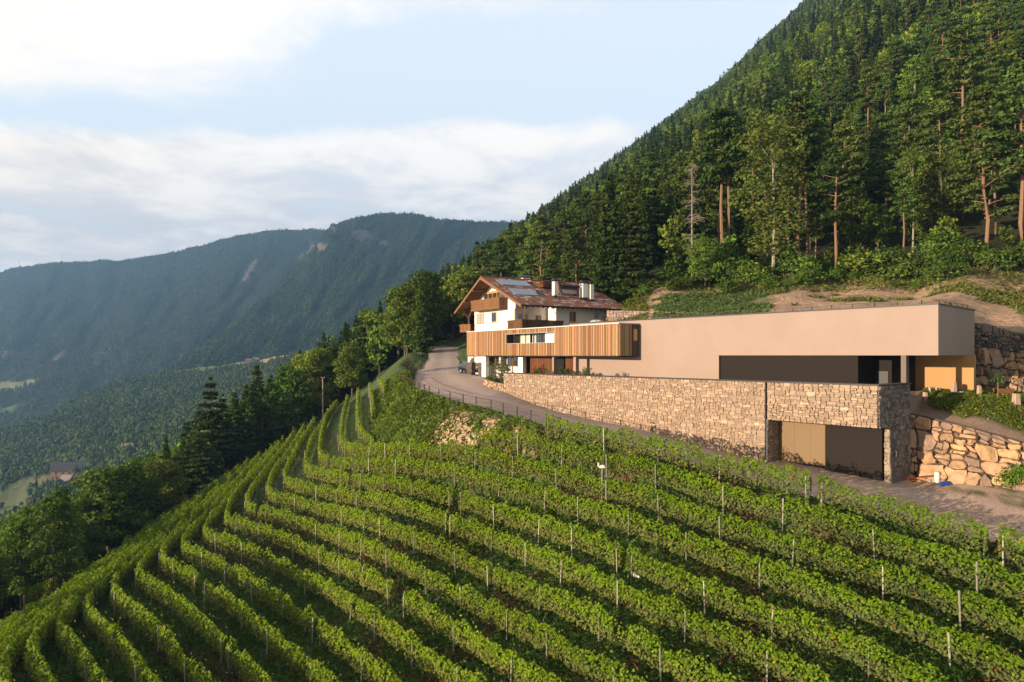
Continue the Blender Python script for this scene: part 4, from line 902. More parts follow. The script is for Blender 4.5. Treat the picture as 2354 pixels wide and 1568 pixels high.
for ri, spec in enumerate(ROWS):
    allV = []; allQ = []; allC = []; nv = 0; wire_parts = []
    for seg in spec.split('|'):
        pts = []
        for w in seg.split():
            u, v = map(float, w.split(','))
            h = hit(u, v, 2.0)
            if h: pts.append(h[:2])
        if len(pts) < 2: continue
        p = smooth_path(np.array(pts), 2)
        d = np.r_[0, np.cumsum(np.linalg.norm(np.diff(p, axis=0), axis=1))]; L_ = d[-1]
        ns = max(3, int(L_/0.5)); s = np.linspace(0, L_, ns); p = np.c_[np.interp(s, d, p[:, 0]), np.interp(s, d, p[:, 1])]
        k = np.array([1, 2, 3, 2, 1])/9.0
        if ns > 8:
            q = p.copy()
            for c in (0, 1): q[2:-2, c] = np.convolve(p[:, c], k, 'valid')
            p = q
        z = ground(p[:, 0], p[:, 1], rough=False)
        if ns > 8: z[2:-2] = np.convolve(z, k, 'valid')
        tan = np.gradient(p, axis=0); tan /= np.linalg.norm(tan, axis=1, keepdims=True)+1e-9
        row_paths.append(np.c_[p, z])
        # leaves
        Ym = p[:, 1]; size = 0.165+np.clip(Ym-38, 0, 90)*0.0013
        dens = 3.3*2.15/(size**2)                       # leaves per metre
        ds = L_/(ns-1); cnt = rng.poisson(dens*ds)
        idx = np.repeat(np.arange(ns), cnt); n = len(idx)
        ss = np.clip(s[idx]+rng.uniform(-.5, .5, n)*ds, 0, L_)
        cx = np.interp(ss, s, p[:, 0]); cy = np.interp(ss, s, p[:, 1]); cz = np.interp(ss, s, z)
        tx = tan[idx, 0]; ty = tan[idx, 1]
        bump = fbm(ss, np.full(n, ri*17.0), 1.3, 61); bump2 = fbm(ss, np.full(n, ri*9.0), 0.45, 62)
        topz = 2.14+bump*1.0+bump2*0.65; lowz = 0.50+fbm(ss, np.full(n, ri*5.0), 0.6, 63)*0.75
        # thin spots, where a vine is missing
        gap = fbm(ss, np.full(n, ri*31.0), 4.5, 64)+0.5*fbm(ss, np.full(n, ri*3.0), 1.2, 67)
        hh = rng.beta(1.05, 1.05, n); keep = (gap < 0.30) | (rng.random(n) < 0.22)
        h = lowz+(topz-lowz)*hh
        wd = np.interp(cy, [44, 72], [1.0, 0.62])*(0.36+bump*0.40+bump2*0.15)*np.sin(np.clip(hh*0.82+0.20, 0, 1)*np.pi)**0.5*np.where(hh > 0.93, 0.6, 1)
        sd = np.where(rng.random(n) < 0.5, -1.0, 1.0); rad = wd*(rng.uniform(0.45, 1.15, n))*sd
        # a few shoots above the top
        sh = rng.random(n) < 0.018; h = np.where(sh, topz+rng.uniform(0, 0.35, n), h)
        keep &= ~(sh & (bump2 < 0.0))
        nx_, ny_ = -ty, tx
        cen = np.c_[cx+nx_*rad, cy+ny_*rad, cz+h][keep]; hh = hh[keep]; sd = sd[keep]
        nrm = np.c_[nx_[keep]*sd*1.3, ny_[keep]*sd*1.3, 0.45+hh*0.9]
        V, Q = cards(cen, size[idx][keep]*rng.uniform(0.7, 1.25, len(cen)), nrm, jitter=0.55)
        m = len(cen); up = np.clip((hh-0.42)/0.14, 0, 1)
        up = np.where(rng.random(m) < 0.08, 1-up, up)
        cu = np.array([0.160, 0.250, 0.008]); cl_ = np.array([0.155, 0.178, 0.036])  # lower leaves olive from netting, brightened to stand in for low sunlight
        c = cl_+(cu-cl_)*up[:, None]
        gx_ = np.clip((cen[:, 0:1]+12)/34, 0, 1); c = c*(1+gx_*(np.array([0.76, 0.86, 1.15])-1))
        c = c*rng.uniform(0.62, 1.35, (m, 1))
        tone = fbm(ss[keep], np.full(m, ri*2.0), 9, 65)[:, None]; c = c*(1+tone*0.5)
        yl = rng.random(m) < 0.03; c[yl] = np.array([0.26, 0.24, 0.03])*rng.uniform(0.7, 1.2, (yl.sum(), 1))
        rd = rng.random(m) < 0.003; c[rd] = (0.35, 0.10, 0.03)
        if p[:, 1].mean() < 58: c *= 1.0
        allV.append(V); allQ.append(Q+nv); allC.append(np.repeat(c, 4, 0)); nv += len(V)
        # stems
        st = np.arange(0.3, L_, 1.05)+rng.uniform(-.15, .15, len(np.arange(0.3, L_, 1.05)))
        bx = np.interp(st, s, p[:, 0]); by = np.interp(st, s, p[:, 1]); bz = np.interp(st, s, z); w = 0.03
        o4 = np.array([[-w, 0], [w, 0], [w, 0], [-w, 0]]); zz = np.array([-0.15, -0.15, 1.0, 1.0])
        for rot in (0, 1):
            oo = o4 if rot == 0 else o4[:, ::-1]
            V = np.stack([np.c_[bx+oo[k_, 0], by+oo[k_, 1], bz+zz[k_]] for k_ in range(4)], 1).reshape(-1, 3)
            allV.append(V); allQ.append(np.arange(len(V)).reshape(-1, 4)+nv); allC.append(np.tile((0.07, 0.05, 0.035), (len(V), 1))); nv += len(V)
        for hz in (0.55, 0.95):
            wires = MB(); wire_parts.append(wires)
            P3 = [Vector((x, y, zz_+hz)) for x, y, zz_ in zip(p[::4, 0], p[::4, 1], z[::4])]
            for a, b in zip(P3[:-1], P3[1:]): wires.bar(a, b, 0.022)
        # posts: one at each end, then about every five metres
        npost = max(2, int(L_/5.0)+1)
        for j, q in enumerate(np.linspace(0.15, L_-0.15, npost)):
            q = min(max(q+(rng.uniform(-.7, .7) if 0 < j < npost-1 else 0), 0.1), L_-0.1); o = rng.choice([0.32, 0.22, 0.05, 0.28])
            ii = min(int(q/ds), ns-1); sgn = -1 if (-tan[ii, 1]*(-0.6)+tan[ii, 0]*(-0.8)) < 0 else 1
            X0 = np.interp(q, s, p[:, 0])-tan[ii, 1]*o*sgn; Y0 = np.interp(q, s, p[:, 1])+tan[ii, 0]*o*sgn
            post_spots.append((X0, Y0, np.interp(q, s, z)-0.3, ri))
    V = np.concatenate(allV); Q = np.concatenate(allQ); Cc = np.concatenate(allC)
    base = V[0]*[1, 1, 0]
    t = thing('vine_row', ROW_NAME[ri], 'vine row', tuple(float(x) for x in row_paths[-1][0]), group='vine rows of the terraced vineyard')
    off = np.array(t.location)
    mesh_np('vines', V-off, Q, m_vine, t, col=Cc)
    for wp in wire_parts: w_ = wp.build('trellis_wire', m_wire, t); w_.location = tuple(-x for x in off)
# posts
post_spots.sort(key=lambda q: q[1])
pm = MB(); pm.bar((0, 0, 0), (0, 0, 2.25), 0.07); proto_post = pm.build('vineyard_post', m_post); pmesh = proto_post.data
bpy.data.objects.remove(proto_post)
rest = MB()
ORD = ['first', 'second', 'third', 'fourth', 'fifth', 'sixth', 'seventh', 'eighth', 'ninth', 'tenth', 'eleventh', 'twelfth', 'thirteenth', 'fourteenth', 'fifteenth', 'sixteenth', 'seventeenth', 'eighteenth', 'nineteenth', 'twentieth']
ORD += ['twenty-'+o for o in ORD[:9]]+['thirtieth']+['thirty-'+o for o in ORD[:9]]
def row_short(r): return {0: 'short far row at the fence end', 1: 'short row left of the shrubby bank', 2: 'row at the foot of the shrubby bank', 21: 'upper straight row at the left', 22: 'middle straight row at the left', 23: 'hooked row at the left', 24: 'short row by the dark trees'}.get(r, (ORD[r-3]+' vine row below the yard') if r <= 16 else (ORD[20-r]+' row from the lower left corner'))
row_rank = {}
for k in sorted(range(min(300, len(post_spots))), key=lambda k: -post_spots[k][0]/post_spots[k][1]): row_rank[k] = sum(1 for j in row_rank if post_spots[j][3] == post_spots[k][3])
for i, (x, y, z, pr) in enumerate(post_spots):
    if i < 300:
        o = bpy.data.objects.new('vineyard_post', pmesh); C.objects.link(o); o.location = (x, y, z)
        o.rotation_euler = (rng.normal()*0.025, rng.normal()*0.025, rng.uniform(0, 3)); o.scale = (1, 1, rng.uniform(0.93, 1.06))
        tag(o, 'pale post, '+ORD[row_rank[i]]+' from the right in the '+row_short(pr), 'post', 'concrete posts along the vine rows')
    else: rest.bar((x, y, z), (x, y, z+2.4), 0.085)
tag(rest.build('far_vineyard_posts', m_post), 'distant trellis posts in the vine rows running to the wood', 'posts', kind='stuff')

# ---------------------------------------------------------------- grass and herbs between the rows, on the bank and on the bare slope
def tufts(name, X, Y, hgt, colr, lab, size=(0.16, 0.32), lift=0.5, jit=0.7, z=None):
    zz = ground(X, Y) if z is None else z; n = len(X)
    cen = np.c_[X, Y, zz+hgt*rng.uniform(0.1, 1, n)*lift*2]
    V, Q = cards(cen, rng.uniform(size[0], size[1], n)*(0.6+np.clip(Y, 40, 130)/100), np.tile((0.0, -0.4, 0.5), (n, 1)), jitter=jit, aspect=1.9, wide=(0.25, 0.6))
    o = mesh_np(name, V, Q, m_grass, col=np.repeat(colr, 4, 0)); tag(o, lab, 'plants', kind='stuff')
N = 200000
x = rng.uniform(-0.80, 0.80, N); q = rng.uniform(1/88, 1/26, N); Y = 1/q; X = x*Y
d, ze, ue = edge_of_road(X, Y); u_ = 1177+F*x; lim = np.interp(u_, [-200, 0, 150, 350, 500, 640], [50, 60, 78, 95, 110, 125])
ok = (d > 0.4) & (Y < lim+2) & (side(X, Y) < 0)
X, Y = X[ok], Y[ok]; n = len(X)
tone = fbm(X, Y, 3.5, 71)[:, None]; c = np.array([0.075, 0.135, 0.024])*rng.uniform(0.5, 1.4, (n, 1))*(1+tone)
br = (fbm(X, Y, 5, 72)+fbm(X, Y, 1.5, 73)*0.6 > 0.12) & (rng.random(n) < 0.75); c[br] = np.array([0.13, 0.085, 0.045])*rng.uniform(0.5, 1.3, (br.sum(), 1))
sg = (fbm(X, Y, 1.8, 74) > 0.27); c[sg] = np.array([0.16, 0.20, 0.13])*rng.uniform(0.6, 1.2, (sg.sum(), 1))
tufts('vineyard_grass', X, Y, 0.28+0.5*np.clip(fbm(X, Y, 2, 75), 0, 1), c, 'tall dark grass and herbs growing between the vine rows', size=(0.14, 0.34))
# white umbels in patches
k = (fbm(X, Y, 2.5, 76) > 0.30) & (rng.random(n) < 0.02); nw = int(k.sum())
V, Q = cards(np.c_[X[k], Y[k], ground(X[k], Y[k])+rng.uniform(0.6, 1.0, nw)], rng.uniform(0.08, 0.14, nw), np.tile((0, -0.3, 1.0), (nw, 1)), jitter=0.2, aspect=1.0)
tag(mesh_np('white_wildflowers', V, Q, mat('white petals', (0.7, 0.7, 0.62), rough=0.9)), 'small white wildflowers scattered in the grass between the vine rows', 'flowers', kind='stuff')
# bank under the fence
N = 60000
x = rng.uniform((850-1177)/F, (1290-1177)/F, N); Y = rng.uniform(58, 112, N); X = x*Y; d, ze, ue = edge_of_road(X, Y); u_ = 1177+F*x
wdt = np.interp(u_, [860, 960, 1010, 1150, 1260], [9, 9.0, 9.5, 8.5, 4.5])
bn = fbm(X, Y, 3.5, 81)+fbm(X, Y, 1.2, 82)*0.5
dense = np.interp(u_, [860, 995, 1045, 1290], [1.0, 1.0, 0.12, 0.12])
ok = (d > 0.3) & (d < wdt) & (rng.random(N) < 1.0) & ((dense > rng.random(N)) | (bn > 0.02) | (d < 1.2) & (bn > -0.05))
X, Y, u_, dense, d = X[ok], Y[ok], u_[ok], dense[ok], d[ok]; n = len(X)
c = np.array([0.11, 0.165, 0.026])*rng.uniform(0.5, 1.4, (n, 1))*(1+fbm(X, Y, 2.5, 83)[:, None])
rb = (fbm(X, Y, 3, 84) > 0.2) & (rng.random(n) < 0.6); c[rb] = np.array([0.17, 0.10, 0.05])*rng.uniform(0.6, 1.2, (rb.sum(), 1))
hb = np.where(dense > 0.5, 0.35+1.5*np.clip(fbm(X, Y, 2.2, 85)+0.25, 0, 1)*np.clip(d/2, 0, 1), 0.25+0.4*np.clip(fbm(X, Y, 1.5, 86)+0.2, 0, 1))
tufts('bank_shrubbery', X, Y, hb, c, 'dense creeping shrubs covering the bank below the roadside fence', size=(0.16, 0.36), jit=1.0)
# bare slope above the winery
N = 120000
x = rng.uniform((1080-1177)/F, 0.80, N); Y = rng.uniform(60, 125, N); X = x*Y; u_ = 1177+F*x; sdv = side(X, Y)
yb = np.interp(u_, [1080, 1200, 1430, 1510, 1640, 1760, 1920, 2100, 2354, 2900], [150, 135, 110, 110, 106, 103, 103, 98, 91, 80])
nn = fbm(X, Y, 7, 41)*1.3+fbm(X, Y, 2.2, 42)*0.7
nearwood = np.clip((Y-yb+9)/9, 0, 1)
nb1 = fbm(X, Y, 7, 41); sown = (u_ > 1490-nb1*160) & (u_ < 1760+nb1*160) & (Y < yb-7+nb1*8); scar = (u_ > 1500) & (u_ < 1660) & (Y > yb-8) & (Y < yb-1.5) & (fbm(X, Y, 4, 43) > -0.12)
lefty = u_ < 1490
ok = (sdv > 1.2) & (Y < yb+4) & ((rng.random(N) < nearwood*0.85*np.clip((2320-u_)/300, 0.25, 1)) | (nn > 0.15) | sown & (rng.random(N) < 0.8) | lefty) & (rng.random(N) < 0.9) & ~(scar & (rng.random(N) < 0.9))
X, Y, u_, nearwood, sown = X[ok], Y[ok], u_[ok], nearwood[ok], sown[ok]; n = len(X)
c = np.array([0.105, 0.14, 0.026])*rng.uniform(0.5, 1.4, (n, 1))*(1+fbm(X, Y, 4, 91)[:, None])
dry = rng.random(n) < 0.18; c[dry] = np.array([0.24, 0.19, 0.08])*rng.uniform(0.6, 1.1, (dry.sum(), 1))
c[sown] = np.array([0.085, 0.135, 0.042])*rng.uniform(0.6, 1.3, (sown.sum(), 1))
tufts('slope_herbs', X, Y, np.where(sown, 0.25, 0.25+0.9*nearwood*np.clip(fbm(X, Y, 3, 92)+0.3, 0, 1)), c, 'grass and low herbs on the bare cut slope behind the winery', size=(0.16, 0.38))
# grassy bank right of the ramp
fl = TG.reshape(-1, 3); grm = (gr.reshape(-1) > 0.5) & (fl[:, 0] < 60)
pk = rng.choice(np.where(grm)[0], 45000); X = fl[pk, 0]+rng.uniform(-.4, .4, len(pk)); Y = fl[pk, 1]+rng.uniform(-.3, .3, len(pk))
c = np.array([0.12, 0.16, 0.026])*rng.uniform(0.5, 1.4, (len(pk), 1))*(1+fbm(X, Y, 1.5, 93)[:, None])
yl = rng.random(len(pk)) < 0.04; c[yl] = (0.45, 0.36, 0.05)
tufts('tall_bank_grass', X, Y, 0.15+0.55*np.clip(fbm(X, Y, 1.6, 94)+0.45, 0, 1), c, 'tall meadow grass with yellow flowers on the bank above the boulder wall', size=(0.07, 0.15), z=fl[pk, 2], jit=1.1)
# ---------------------------------------------------------------- tree kinds
def tube_np(pts, rads, n=6):
    mb = MB(); mb.tube(pts, list(rads), n); return mb
def crown_mesh(name, V, Q, col, material=None):
    me_o = mesh_np(name, V, Q, material or m_leaf, col=col); me = me_o.data; bpy.data.objects.remove(me_o); return me
def trunk_mesh(name, branches, col, material=None):
    mb = MB(); mb.col = col
    for pts, r0, r1 in branches: mb.tube(pts, list(np.linspace(r0, r1, len(pts))), 6)
    o = mb.build(name, material or m_bark); me = o.data; bpy.data.objects.remove(o); return me
def blobs(cen, rad, n_per, size, rg, flat=0.8, up=0.35):
    """clumps of leaf cards round the centres; returns cards and a tone per card"""
    C0 = []; N0 = []; T = []
    for c, r in zip(cen, rad):
        n = int(n_per*r*r); d = rg.normal(size=(n, 3)); d /= np.linalg.norm(d, axis=1, keepdims=True)
        d[:, 2] = np.where(d[:, 2] < -0.3, d[:, 2]*0.5, d[:, 2])
        rr = r*rg.uniform(0.62, 1.08, (n, 1)); C0.append(c+d*rr*[1, 1, flat]); N0.append(d+[0, 0, up]); T.append(np.full(n, rg.uniform(0.72, 1.28)))
    cen = np.concatenate(C0); nr = np.concatenate(N0); T = np.concatenate(T)
    V, Q = cards(cen, rg.uniform(0.7, 1.3, len(cen))*size, nr, rg, jitter=0.75, aspect=1.15)
    return V, Q, T
def broad(seed, h, r, color, size=0.42, n_per=75, nb=46, low=0.22, name='crown'):
    rg = np.random.default_rng(seed); cen = []; rad = []
    for k in range(nb):
        th = rg.uniform(0, 2*np.pi); f = (k+0.5)/nb; zz = low+(1-low)*f*0.93
        prof = np.sin(np.clip((zz-low)/(1-low)*0.86+0.14, 0, 1)*np.pi)**0.6
        q = r*prof*rg.uniform(0.35, 0.86); cen.append((q*np.cos(th), q*np.sin(th), h*zz)); rad.append(r*rg.uniform(0.20, 0.40))
    cen = np.array(cen); V, Q, T = blobs(cen, rad, n_per, size, rg)
    c = np.array(color)*T[:, None]*rg.uniform(0.7, 1.3, (len(T), 1)); 
    cm = crown_mesh(name, V, Q, np.repeat(c, 4, 0))
    br = [([(0, 0, -1), (0.1, 0.05, h*0.2), (0.05, -0.1, h*0.5), (0, 0, h*0.8)], r*0.055, r*0.012)]
    for k in range(0, nb, 3): c0 = cen[k]; br.append(([(0, 0, max(h*0.12, c0[2]*0.5)), tuple(c0*[0.5, 0.5, 0.85]), tuple(c0)], r*0.022, r*0.005))
    return cm, trunk_mesh('trunk', br, (0.13, 0.10, 0.075)), h
def spruce(seed, h, r, color, size=0.44, whorls=40, droop=0.30, low=0.06, fill=1.0, bark=(0.10, 0.075, 0.055)):
    rg = np.random.default_rng(seed); Cn = []; Nn = []; T = []; br = [([(0, 0, -1), (0, 0, h*0.5), (0, 0, h*0.99)], h*0.014, 0.03)]
    for w in range(whorls):
        f = (w+rg.uniform(0, 0.8))/whorls; z = h*(low+(1-low)*f); L_ = r*((1-f)**0.85)*rg.uniform(0.75, 1.12)+0.12; nb = int(5+4*(1-f))
        ph = rg.uniform(0, 7)
        for b in range(nb):
            th = ph+2*np.pi*b/nb+rg.uniform(-.25, .25); Lb = L_*rg.uniform(0.65, 1.12)
            n = max(4, int(Lb*24*fill)); s = rg.uniform(0.12, 1, n)**0.8; side_ = rg.normal(size=n)*0.16*Lb*(1-s*0.4)
            dz = -droop*Lb*s+0.22*Lb*s*s-np.abs(rg.normal(size=n))*0.12
            x = s*Lb*np.cos(th)-side_*np.sin(th); y = s*Lb*np.sin(th)+side_*np.cos(th)
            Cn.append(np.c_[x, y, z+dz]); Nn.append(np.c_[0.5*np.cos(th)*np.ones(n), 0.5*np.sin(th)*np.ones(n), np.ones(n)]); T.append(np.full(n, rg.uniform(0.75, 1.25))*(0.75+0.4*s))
    cen = np.concatenate(Cn); nr = np.concatenate(Nn); T = np.concatenate(T)
    V, Q = cards(cen, rg.uniform(0.7, 1.3, len(cen))*size, nr, rg, jitter=0.7, aspect=1.35)
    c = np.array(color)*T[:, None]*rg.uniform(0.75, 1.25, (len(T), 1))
    return crown_mesh('crown', V, Q, np.repeat(c, 4, 0)), trunk_mesh('trunk', br, bark), h
def pine(seed, h, r, color, low=0.45, size=0.36, nb=44, bark=(0.225, 0.140, 0.085), lean=0.0, npp=130):
    rg = np.random.default_rng(seed); cen = []; rad = []; pts = [(lean*h*f*f+rg.normal()*0.10, rg.normal()*0.10, h*f-(1 if f == 0 else 0)) for f in (0, .2, .4, .6, .8, .97)]
    br = [(pts, h*0.0125, h*0.003)]
    for k in range(nb):
        f = low+(1-low)*((k+rg.random())/nb); prof = np.sin(np.clip((f-low)/(1-low)*0.82+0.18, 0, 1)*np.pi)**0.7
        th = rg.uniform(0, 2*np.pi); q = r*prof*rg.uniform(0.30, 1.0); ax = lean*h*f*f
        c = np.array((ax+q*np.cos(th), q*np.sin(th), h*f)); cen.append(c); rad.append(r*rg.uniform(0.20, 0.38))
        br.append(([(ax, 0, h*f-q*0.25), tuple((c+[ax, 0, h*f])/2+[0, 0, -0.2]), tuple(c)], 0.05, 0.02))
    V, Q, T = blobs(np.array(cen), rad, npp, size, rg, flat=0.50, up=0.8)
    c = np.array(color)*T[:, None]*rg.uniform(0.7, 1.3, (len(T), 1))
    return crown_mesh('crown', V, Q, np.repeat(c, 4, 0)), trunk_mesh('trunk', br, bark), h
def birch(seed, h, r, color):
    rg = np.random.default_rng(seed); cen = []; rad = []
    for k in range(60):
        f = 0.15+0.83*(k+0.5)/60; th = rg.uniform(0, 6.3); q = r*np.sin(np.clip(f*0.9, 0, 1)*np.pi)**0.55*rg.uniform(0.2, 0.95)
        cen.append((q*np.cos(th), q*np.sin(th), h*f)); rad.append(r*rg.uniform(0.2, 0.34))
    V, Q, T = blobs(np.array(cen), rad, 110, 0.27, rg, flat=1.7, up=0.0)
    c = np.array(color)*T[:, None]*rg.uniform(0.7, 1.3, (len(T), 1))
    return crown_mesh('crown', V, Q, np.repeat(c, 4, 0)), trunk_mesh('trunk', [([(0, 0, -1), (0.15, 0, h*0.4), (0, 0.1, h*0.85)], 0.15, 0.03)]+[([(0, 0, c_[2]*0.8), tuple(c_)], 0.03, 0.01) for c_ in np.array(cen)[::6]], (0.30, 0.27, 0.23)), h
def bush(seed, h, r, color, size=0.24, nb=16):
    rg = np.random.default_rng(seed); cen = []; rad = []
    for k in range(nb):
        th = rg.uniform(0, 6.3); q = r*rg.uniform(0, 0.75); cen.append((q*np.cos(th), q*np.sin(th), h*rg.uniform(0.15, 0.85)*(1-0.4*q/r))); rad.append(r*rg.uniform(0.25, 0.42))
    V, Q, T = blobs(np.array(cen), rad, 110, size, rg, flat=0.9)
    c = np.array(color)*T[:, None]*rg.uniform(0.7, 1.3, (len(T), 1))
    br = [([(0, 0, -0.4), tuple(np.array(c_)*[0.4, 0.4, 0.5]), tuple(c_)], 0.05, 0.02) for c_ in cen[::3]]
    return crown_mesh('foliage', V, Q, np.repeat(c, 4, 0)), trunk_mesh('stem', br, (0.12, 0.09, 0.07)), h
def deadtree(seed, h):
    rg = np.random.default_rng(seed); br = [([(0, 0, -1), (0.1, 0, h*0.5), (0, 0.1, h)], 0.17, 0.03)]
    for k in range(60):
        f = rg.uniform(0.25, 0.98); th = rg.uniform(0, 6.3); L_ = 2.6*(1-f*0.75)*rg.uniform(0.5, 1.1); z = h*f
        p1 = (L_*.5*np.cos(th), L_*.5*np.sin(th), z+0.1); p2 = (L_*np.cos(th), L_*np.sin(th), z-0.25)
        br.append(([(0, 0, z), p1, p2], 0.04, 0.012))
        for j in range(3): br.append(([p1, (p1[0]+rg.normal()*.5, p1[1]+rg.normal()*.5, p1[2]+rg.normal()*.3)], 0.018, 0.008))
    return None, trunk_mesh('trunk', br, (0.25, 0.21, 0.17)), h
G_DARK = (0.054, 0.094, 0.020); G_MID = (0.104, 0.165, 0.022); G_LITE = (0.161, 0.223, 0.026); G_PINE = (0.084, 0.133, 0.030); G_OLIVE = (0.125, 0.145, 0.075)
KINDS = {
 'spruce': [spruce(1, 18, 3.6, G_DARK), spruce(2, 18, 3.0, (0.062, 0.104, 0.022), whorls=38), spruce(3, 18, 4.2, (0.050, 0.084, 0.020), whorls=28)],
 'pine': [pine(11, 17, 3.1, G_PINE), pine(12, 17, 2.6, (0.078, 0.124, 0.026), low=0.55, lean=0.03), pine(13, 17, 3.4, (0.088, 0.136, 0.028), low=0.35, nb=40), pine(14, 17, 2.9, G_PINE, low=0.22, nb=44)],
 'broad': [broad(21, 13, 4.6, G_MID), broad(22, 13, 4.0, (0.088, 0.145, 0.022)), broad(23, 13, 5.0, (0.108, 0.152, 0.024), nb=52), broad(24, 13, 3.6, (0.13, 0.19, 0.026))],
 'birch': [birch(31, 15, 2.9, (0.085, 0.122, 0.024)), birch(32, 15, 2.4, (0.105, 0.15, 0.024))],
 'bush': [bush(41, 2.6, 2.0, (0.085, 0.145, 0.024)), bush(42, 2.6, 1.6, (0.105, 0.17, 0.026)), bush(43, 2.6, 2.3, (0.07, 0.12, 0.024))],
 'dead': [deadtree(51, 15)],
 'olive': [bush(61, 4.2, 2.3, G_OLIVE, size=0.20, nb=26)],
}
NAMES = {'spruce': ('spruce_tree', 'tree'), 'pine': ('pine_tree', 'tree'), 'broad': ('broadleaf_tree', 'tree'), 'birch': ('birch_tree', 'tree'), 'bush': ('bush', 'bush'), 'dead': ('dead_tree', 'tree'), 'olive': ('olive_tree', 'tree')}
def plant(kind, x, y, h, label, group=None, var=None, rz=None, z=None, sx=1.0):
    ks = KINDS[kind]; cm, tm, h0 = ks[rng.integers(len(ks)) if var is None else var % len(ks)]
    z = float(ground(np.array([x]), np.array([y]))[0]) if z is None else z
    t = thing(NAMES[kind][0], label, NAMES[kind][1], (x, y, z), rng.uniform(0, 6.28) if rz is None else rz, group)
    s = h/h0; t.scale = (s*sx, s*sx, s)
    for nm, me in (('crown' if kind != 'bush' else 'foliage', cm), ('trunk' if kind != 'bush' else 'stem', tm)):
        if me is None: continue
        o = bpy.data.objects.new(nm, me); C.objects.link(o); o.parent = t
    return t
def plant_px(kind, u, vb, vt, Y, label, var=None, group=None, rz=None, sx=1.0):
    """a tree whose foot is seen at dip vb (or hidden behind something) and top at vt, standing at distance Y"""
    x = (u-1177)/F*Y; z = float(ground(np.array([x]), np.array([Y]))[0]); h = (817-vt)/F*Y-z
    return plant(kind, x, Y, h, label, group, var, rz, z, sx)
placed = []
def special(*a, **k): t = plant_px(*a, **k); placed.append((t.location.x, t.location.y, 2.2)); return t
# trees one can single out
special('pine', 1920, 640, 343, 104, 'lone orange-trunked pine standing forward at the edge of the wood above the winery', var=0, rz=0.4)
special('pine', 1875, 611, 470, 107, 'small slender pine just left of the forward orange pine', var=1)
special('pine', 1836, 565, 211, 112, 'tall pine with bare orange trunk between the drooping birch and the forward pine', var=1, rz=1.0)
special('pine', 1814, 572, 300, 113, 'thin pine with long bare trunk beside the drooping birch', var=1, rz=2.0)
special('pine', 1856, 567, 250, 114, 'pine with a bare pinkish trunk right behind the forward pine', var=1, rz=4.0)
special('birch', 1777, 602, 273, 106, 'tall drooping birch with pale trunk at the edge of the wood', var=0, rz=0.5, sx=1.25)
special('pine', 1662, 523, 250, 118, 'pine with twin reddish trunks glowing in the low sun', var=1, rz=2.6)
special('pine', 1672, 523, 262, 119, 'leaning red-trunked pine beside the twin-trunked one', var=1, rz=5.6)
special('dead', 1592, 567, 374, 108, 'bare grey dead conifer at the edge of the wood', var=0)
special('spruce', 1403, 642, 396, 113, 'dark conifer behind the right end of the alpine house, left of a pair', var=0)
special('spruce', 1446, 616, 410, 112, 'dark conifer behind the right end of the alpine house, right of a pair', var=2)
special('pine', 2263, 576, 200, 100, 'big pine with orange trunk near the right edge, above the boulder wall', var=3, rz=1.2)
special('pine', 2351, 567, 150, 97, 'thick-trunked pine cut by the right edge of the picture', var=0, rz=3.0)
special('birch', 2104, 422, 130, 135, 'tall birch with pale mottled bare trunk high in the wood', var=1, rz=1.0, sx=1.2)
special('pine', 2151, 418, 250, 134, 'pine with thin orange trunk next to the pale birch trunk', var=1)
special('pine', 2210, 480, 60, 128, 'tall pine whose pinkish trunk shows high above its neighbours at the right', var=1)
special('broad', 1621, 640, 548, 107, 'broad dark shrubby tree overhanging the cut slope above the winery', var=2)
special('broad', 810, 950, 800, 146, 'large rounded oak behind the upper ends of the vine rows', var=2)
special('broad', 695, 965, 880, 152, 'yellow-green broadleaf tree left of the wooden power pole', var=3)
special('spruce', 484, 1100, 866, 130, 'tallest dark spruce standing left of the vineyard edge', var=2, rz=0.6, sx=1.45)
special('spruce', 540, 1065, 900, 138, 'dark spruce just right of the tallest one at the vineyard edge', var=0, sx=1.3)
special('spruce', 590, 1040, 836, 146, 'tall dark spruce with a long bare lower trunk at the vineyard edge', var=1, sx=1.4)
special('spruce', 618, 1030, 868, 152, 'slimmer dark spruce right behind the bare-trunked one', var=0, sx=1.2)
special('spruce', 512, 1085, 905, 133, 'dark spruce filling in directly between the two tallest at the vineyard edge', var=2, sx=1.3)
special('spruce', 455, 1125, 950, 122, 'lower dark spruce on the left flank of the tallest one', var=2, sx=1.5)
special('spruce', 565, 1050, 880, 141, 'dark spruce crowding the left side of the bare-trunked one', var=0, sx=1.3)
special('broad', 845, 830, 712, 170, 'pale rounded broadleaf crown above the oak', var=0)
special('broad', 250, 1205, 1080, 100, 'big bushy oak behind the vineyard edge at the left', var=2, sx=1.2)
special('broad', 110, 1330, 1185, 82, 'olive-brown bushy tree near the lower left edge of the vineyard', var=0)
special('broad', 205, 1290, 1205, 92, 'low dark oak just above the hooked vine row', var=1, sx=1.2)
special('olive', 938, 862, 818, 112, 'silvery olive tree at the end of the roadside fence, left of two', var=0)
special('olive', 966, 870, 826, 104, 'silvery olive tree beside the road, right of two', var=0)
special('spruce', 1008, 850, 742, 165, 'conifer beside the road bend left of the alpine house', var=1)
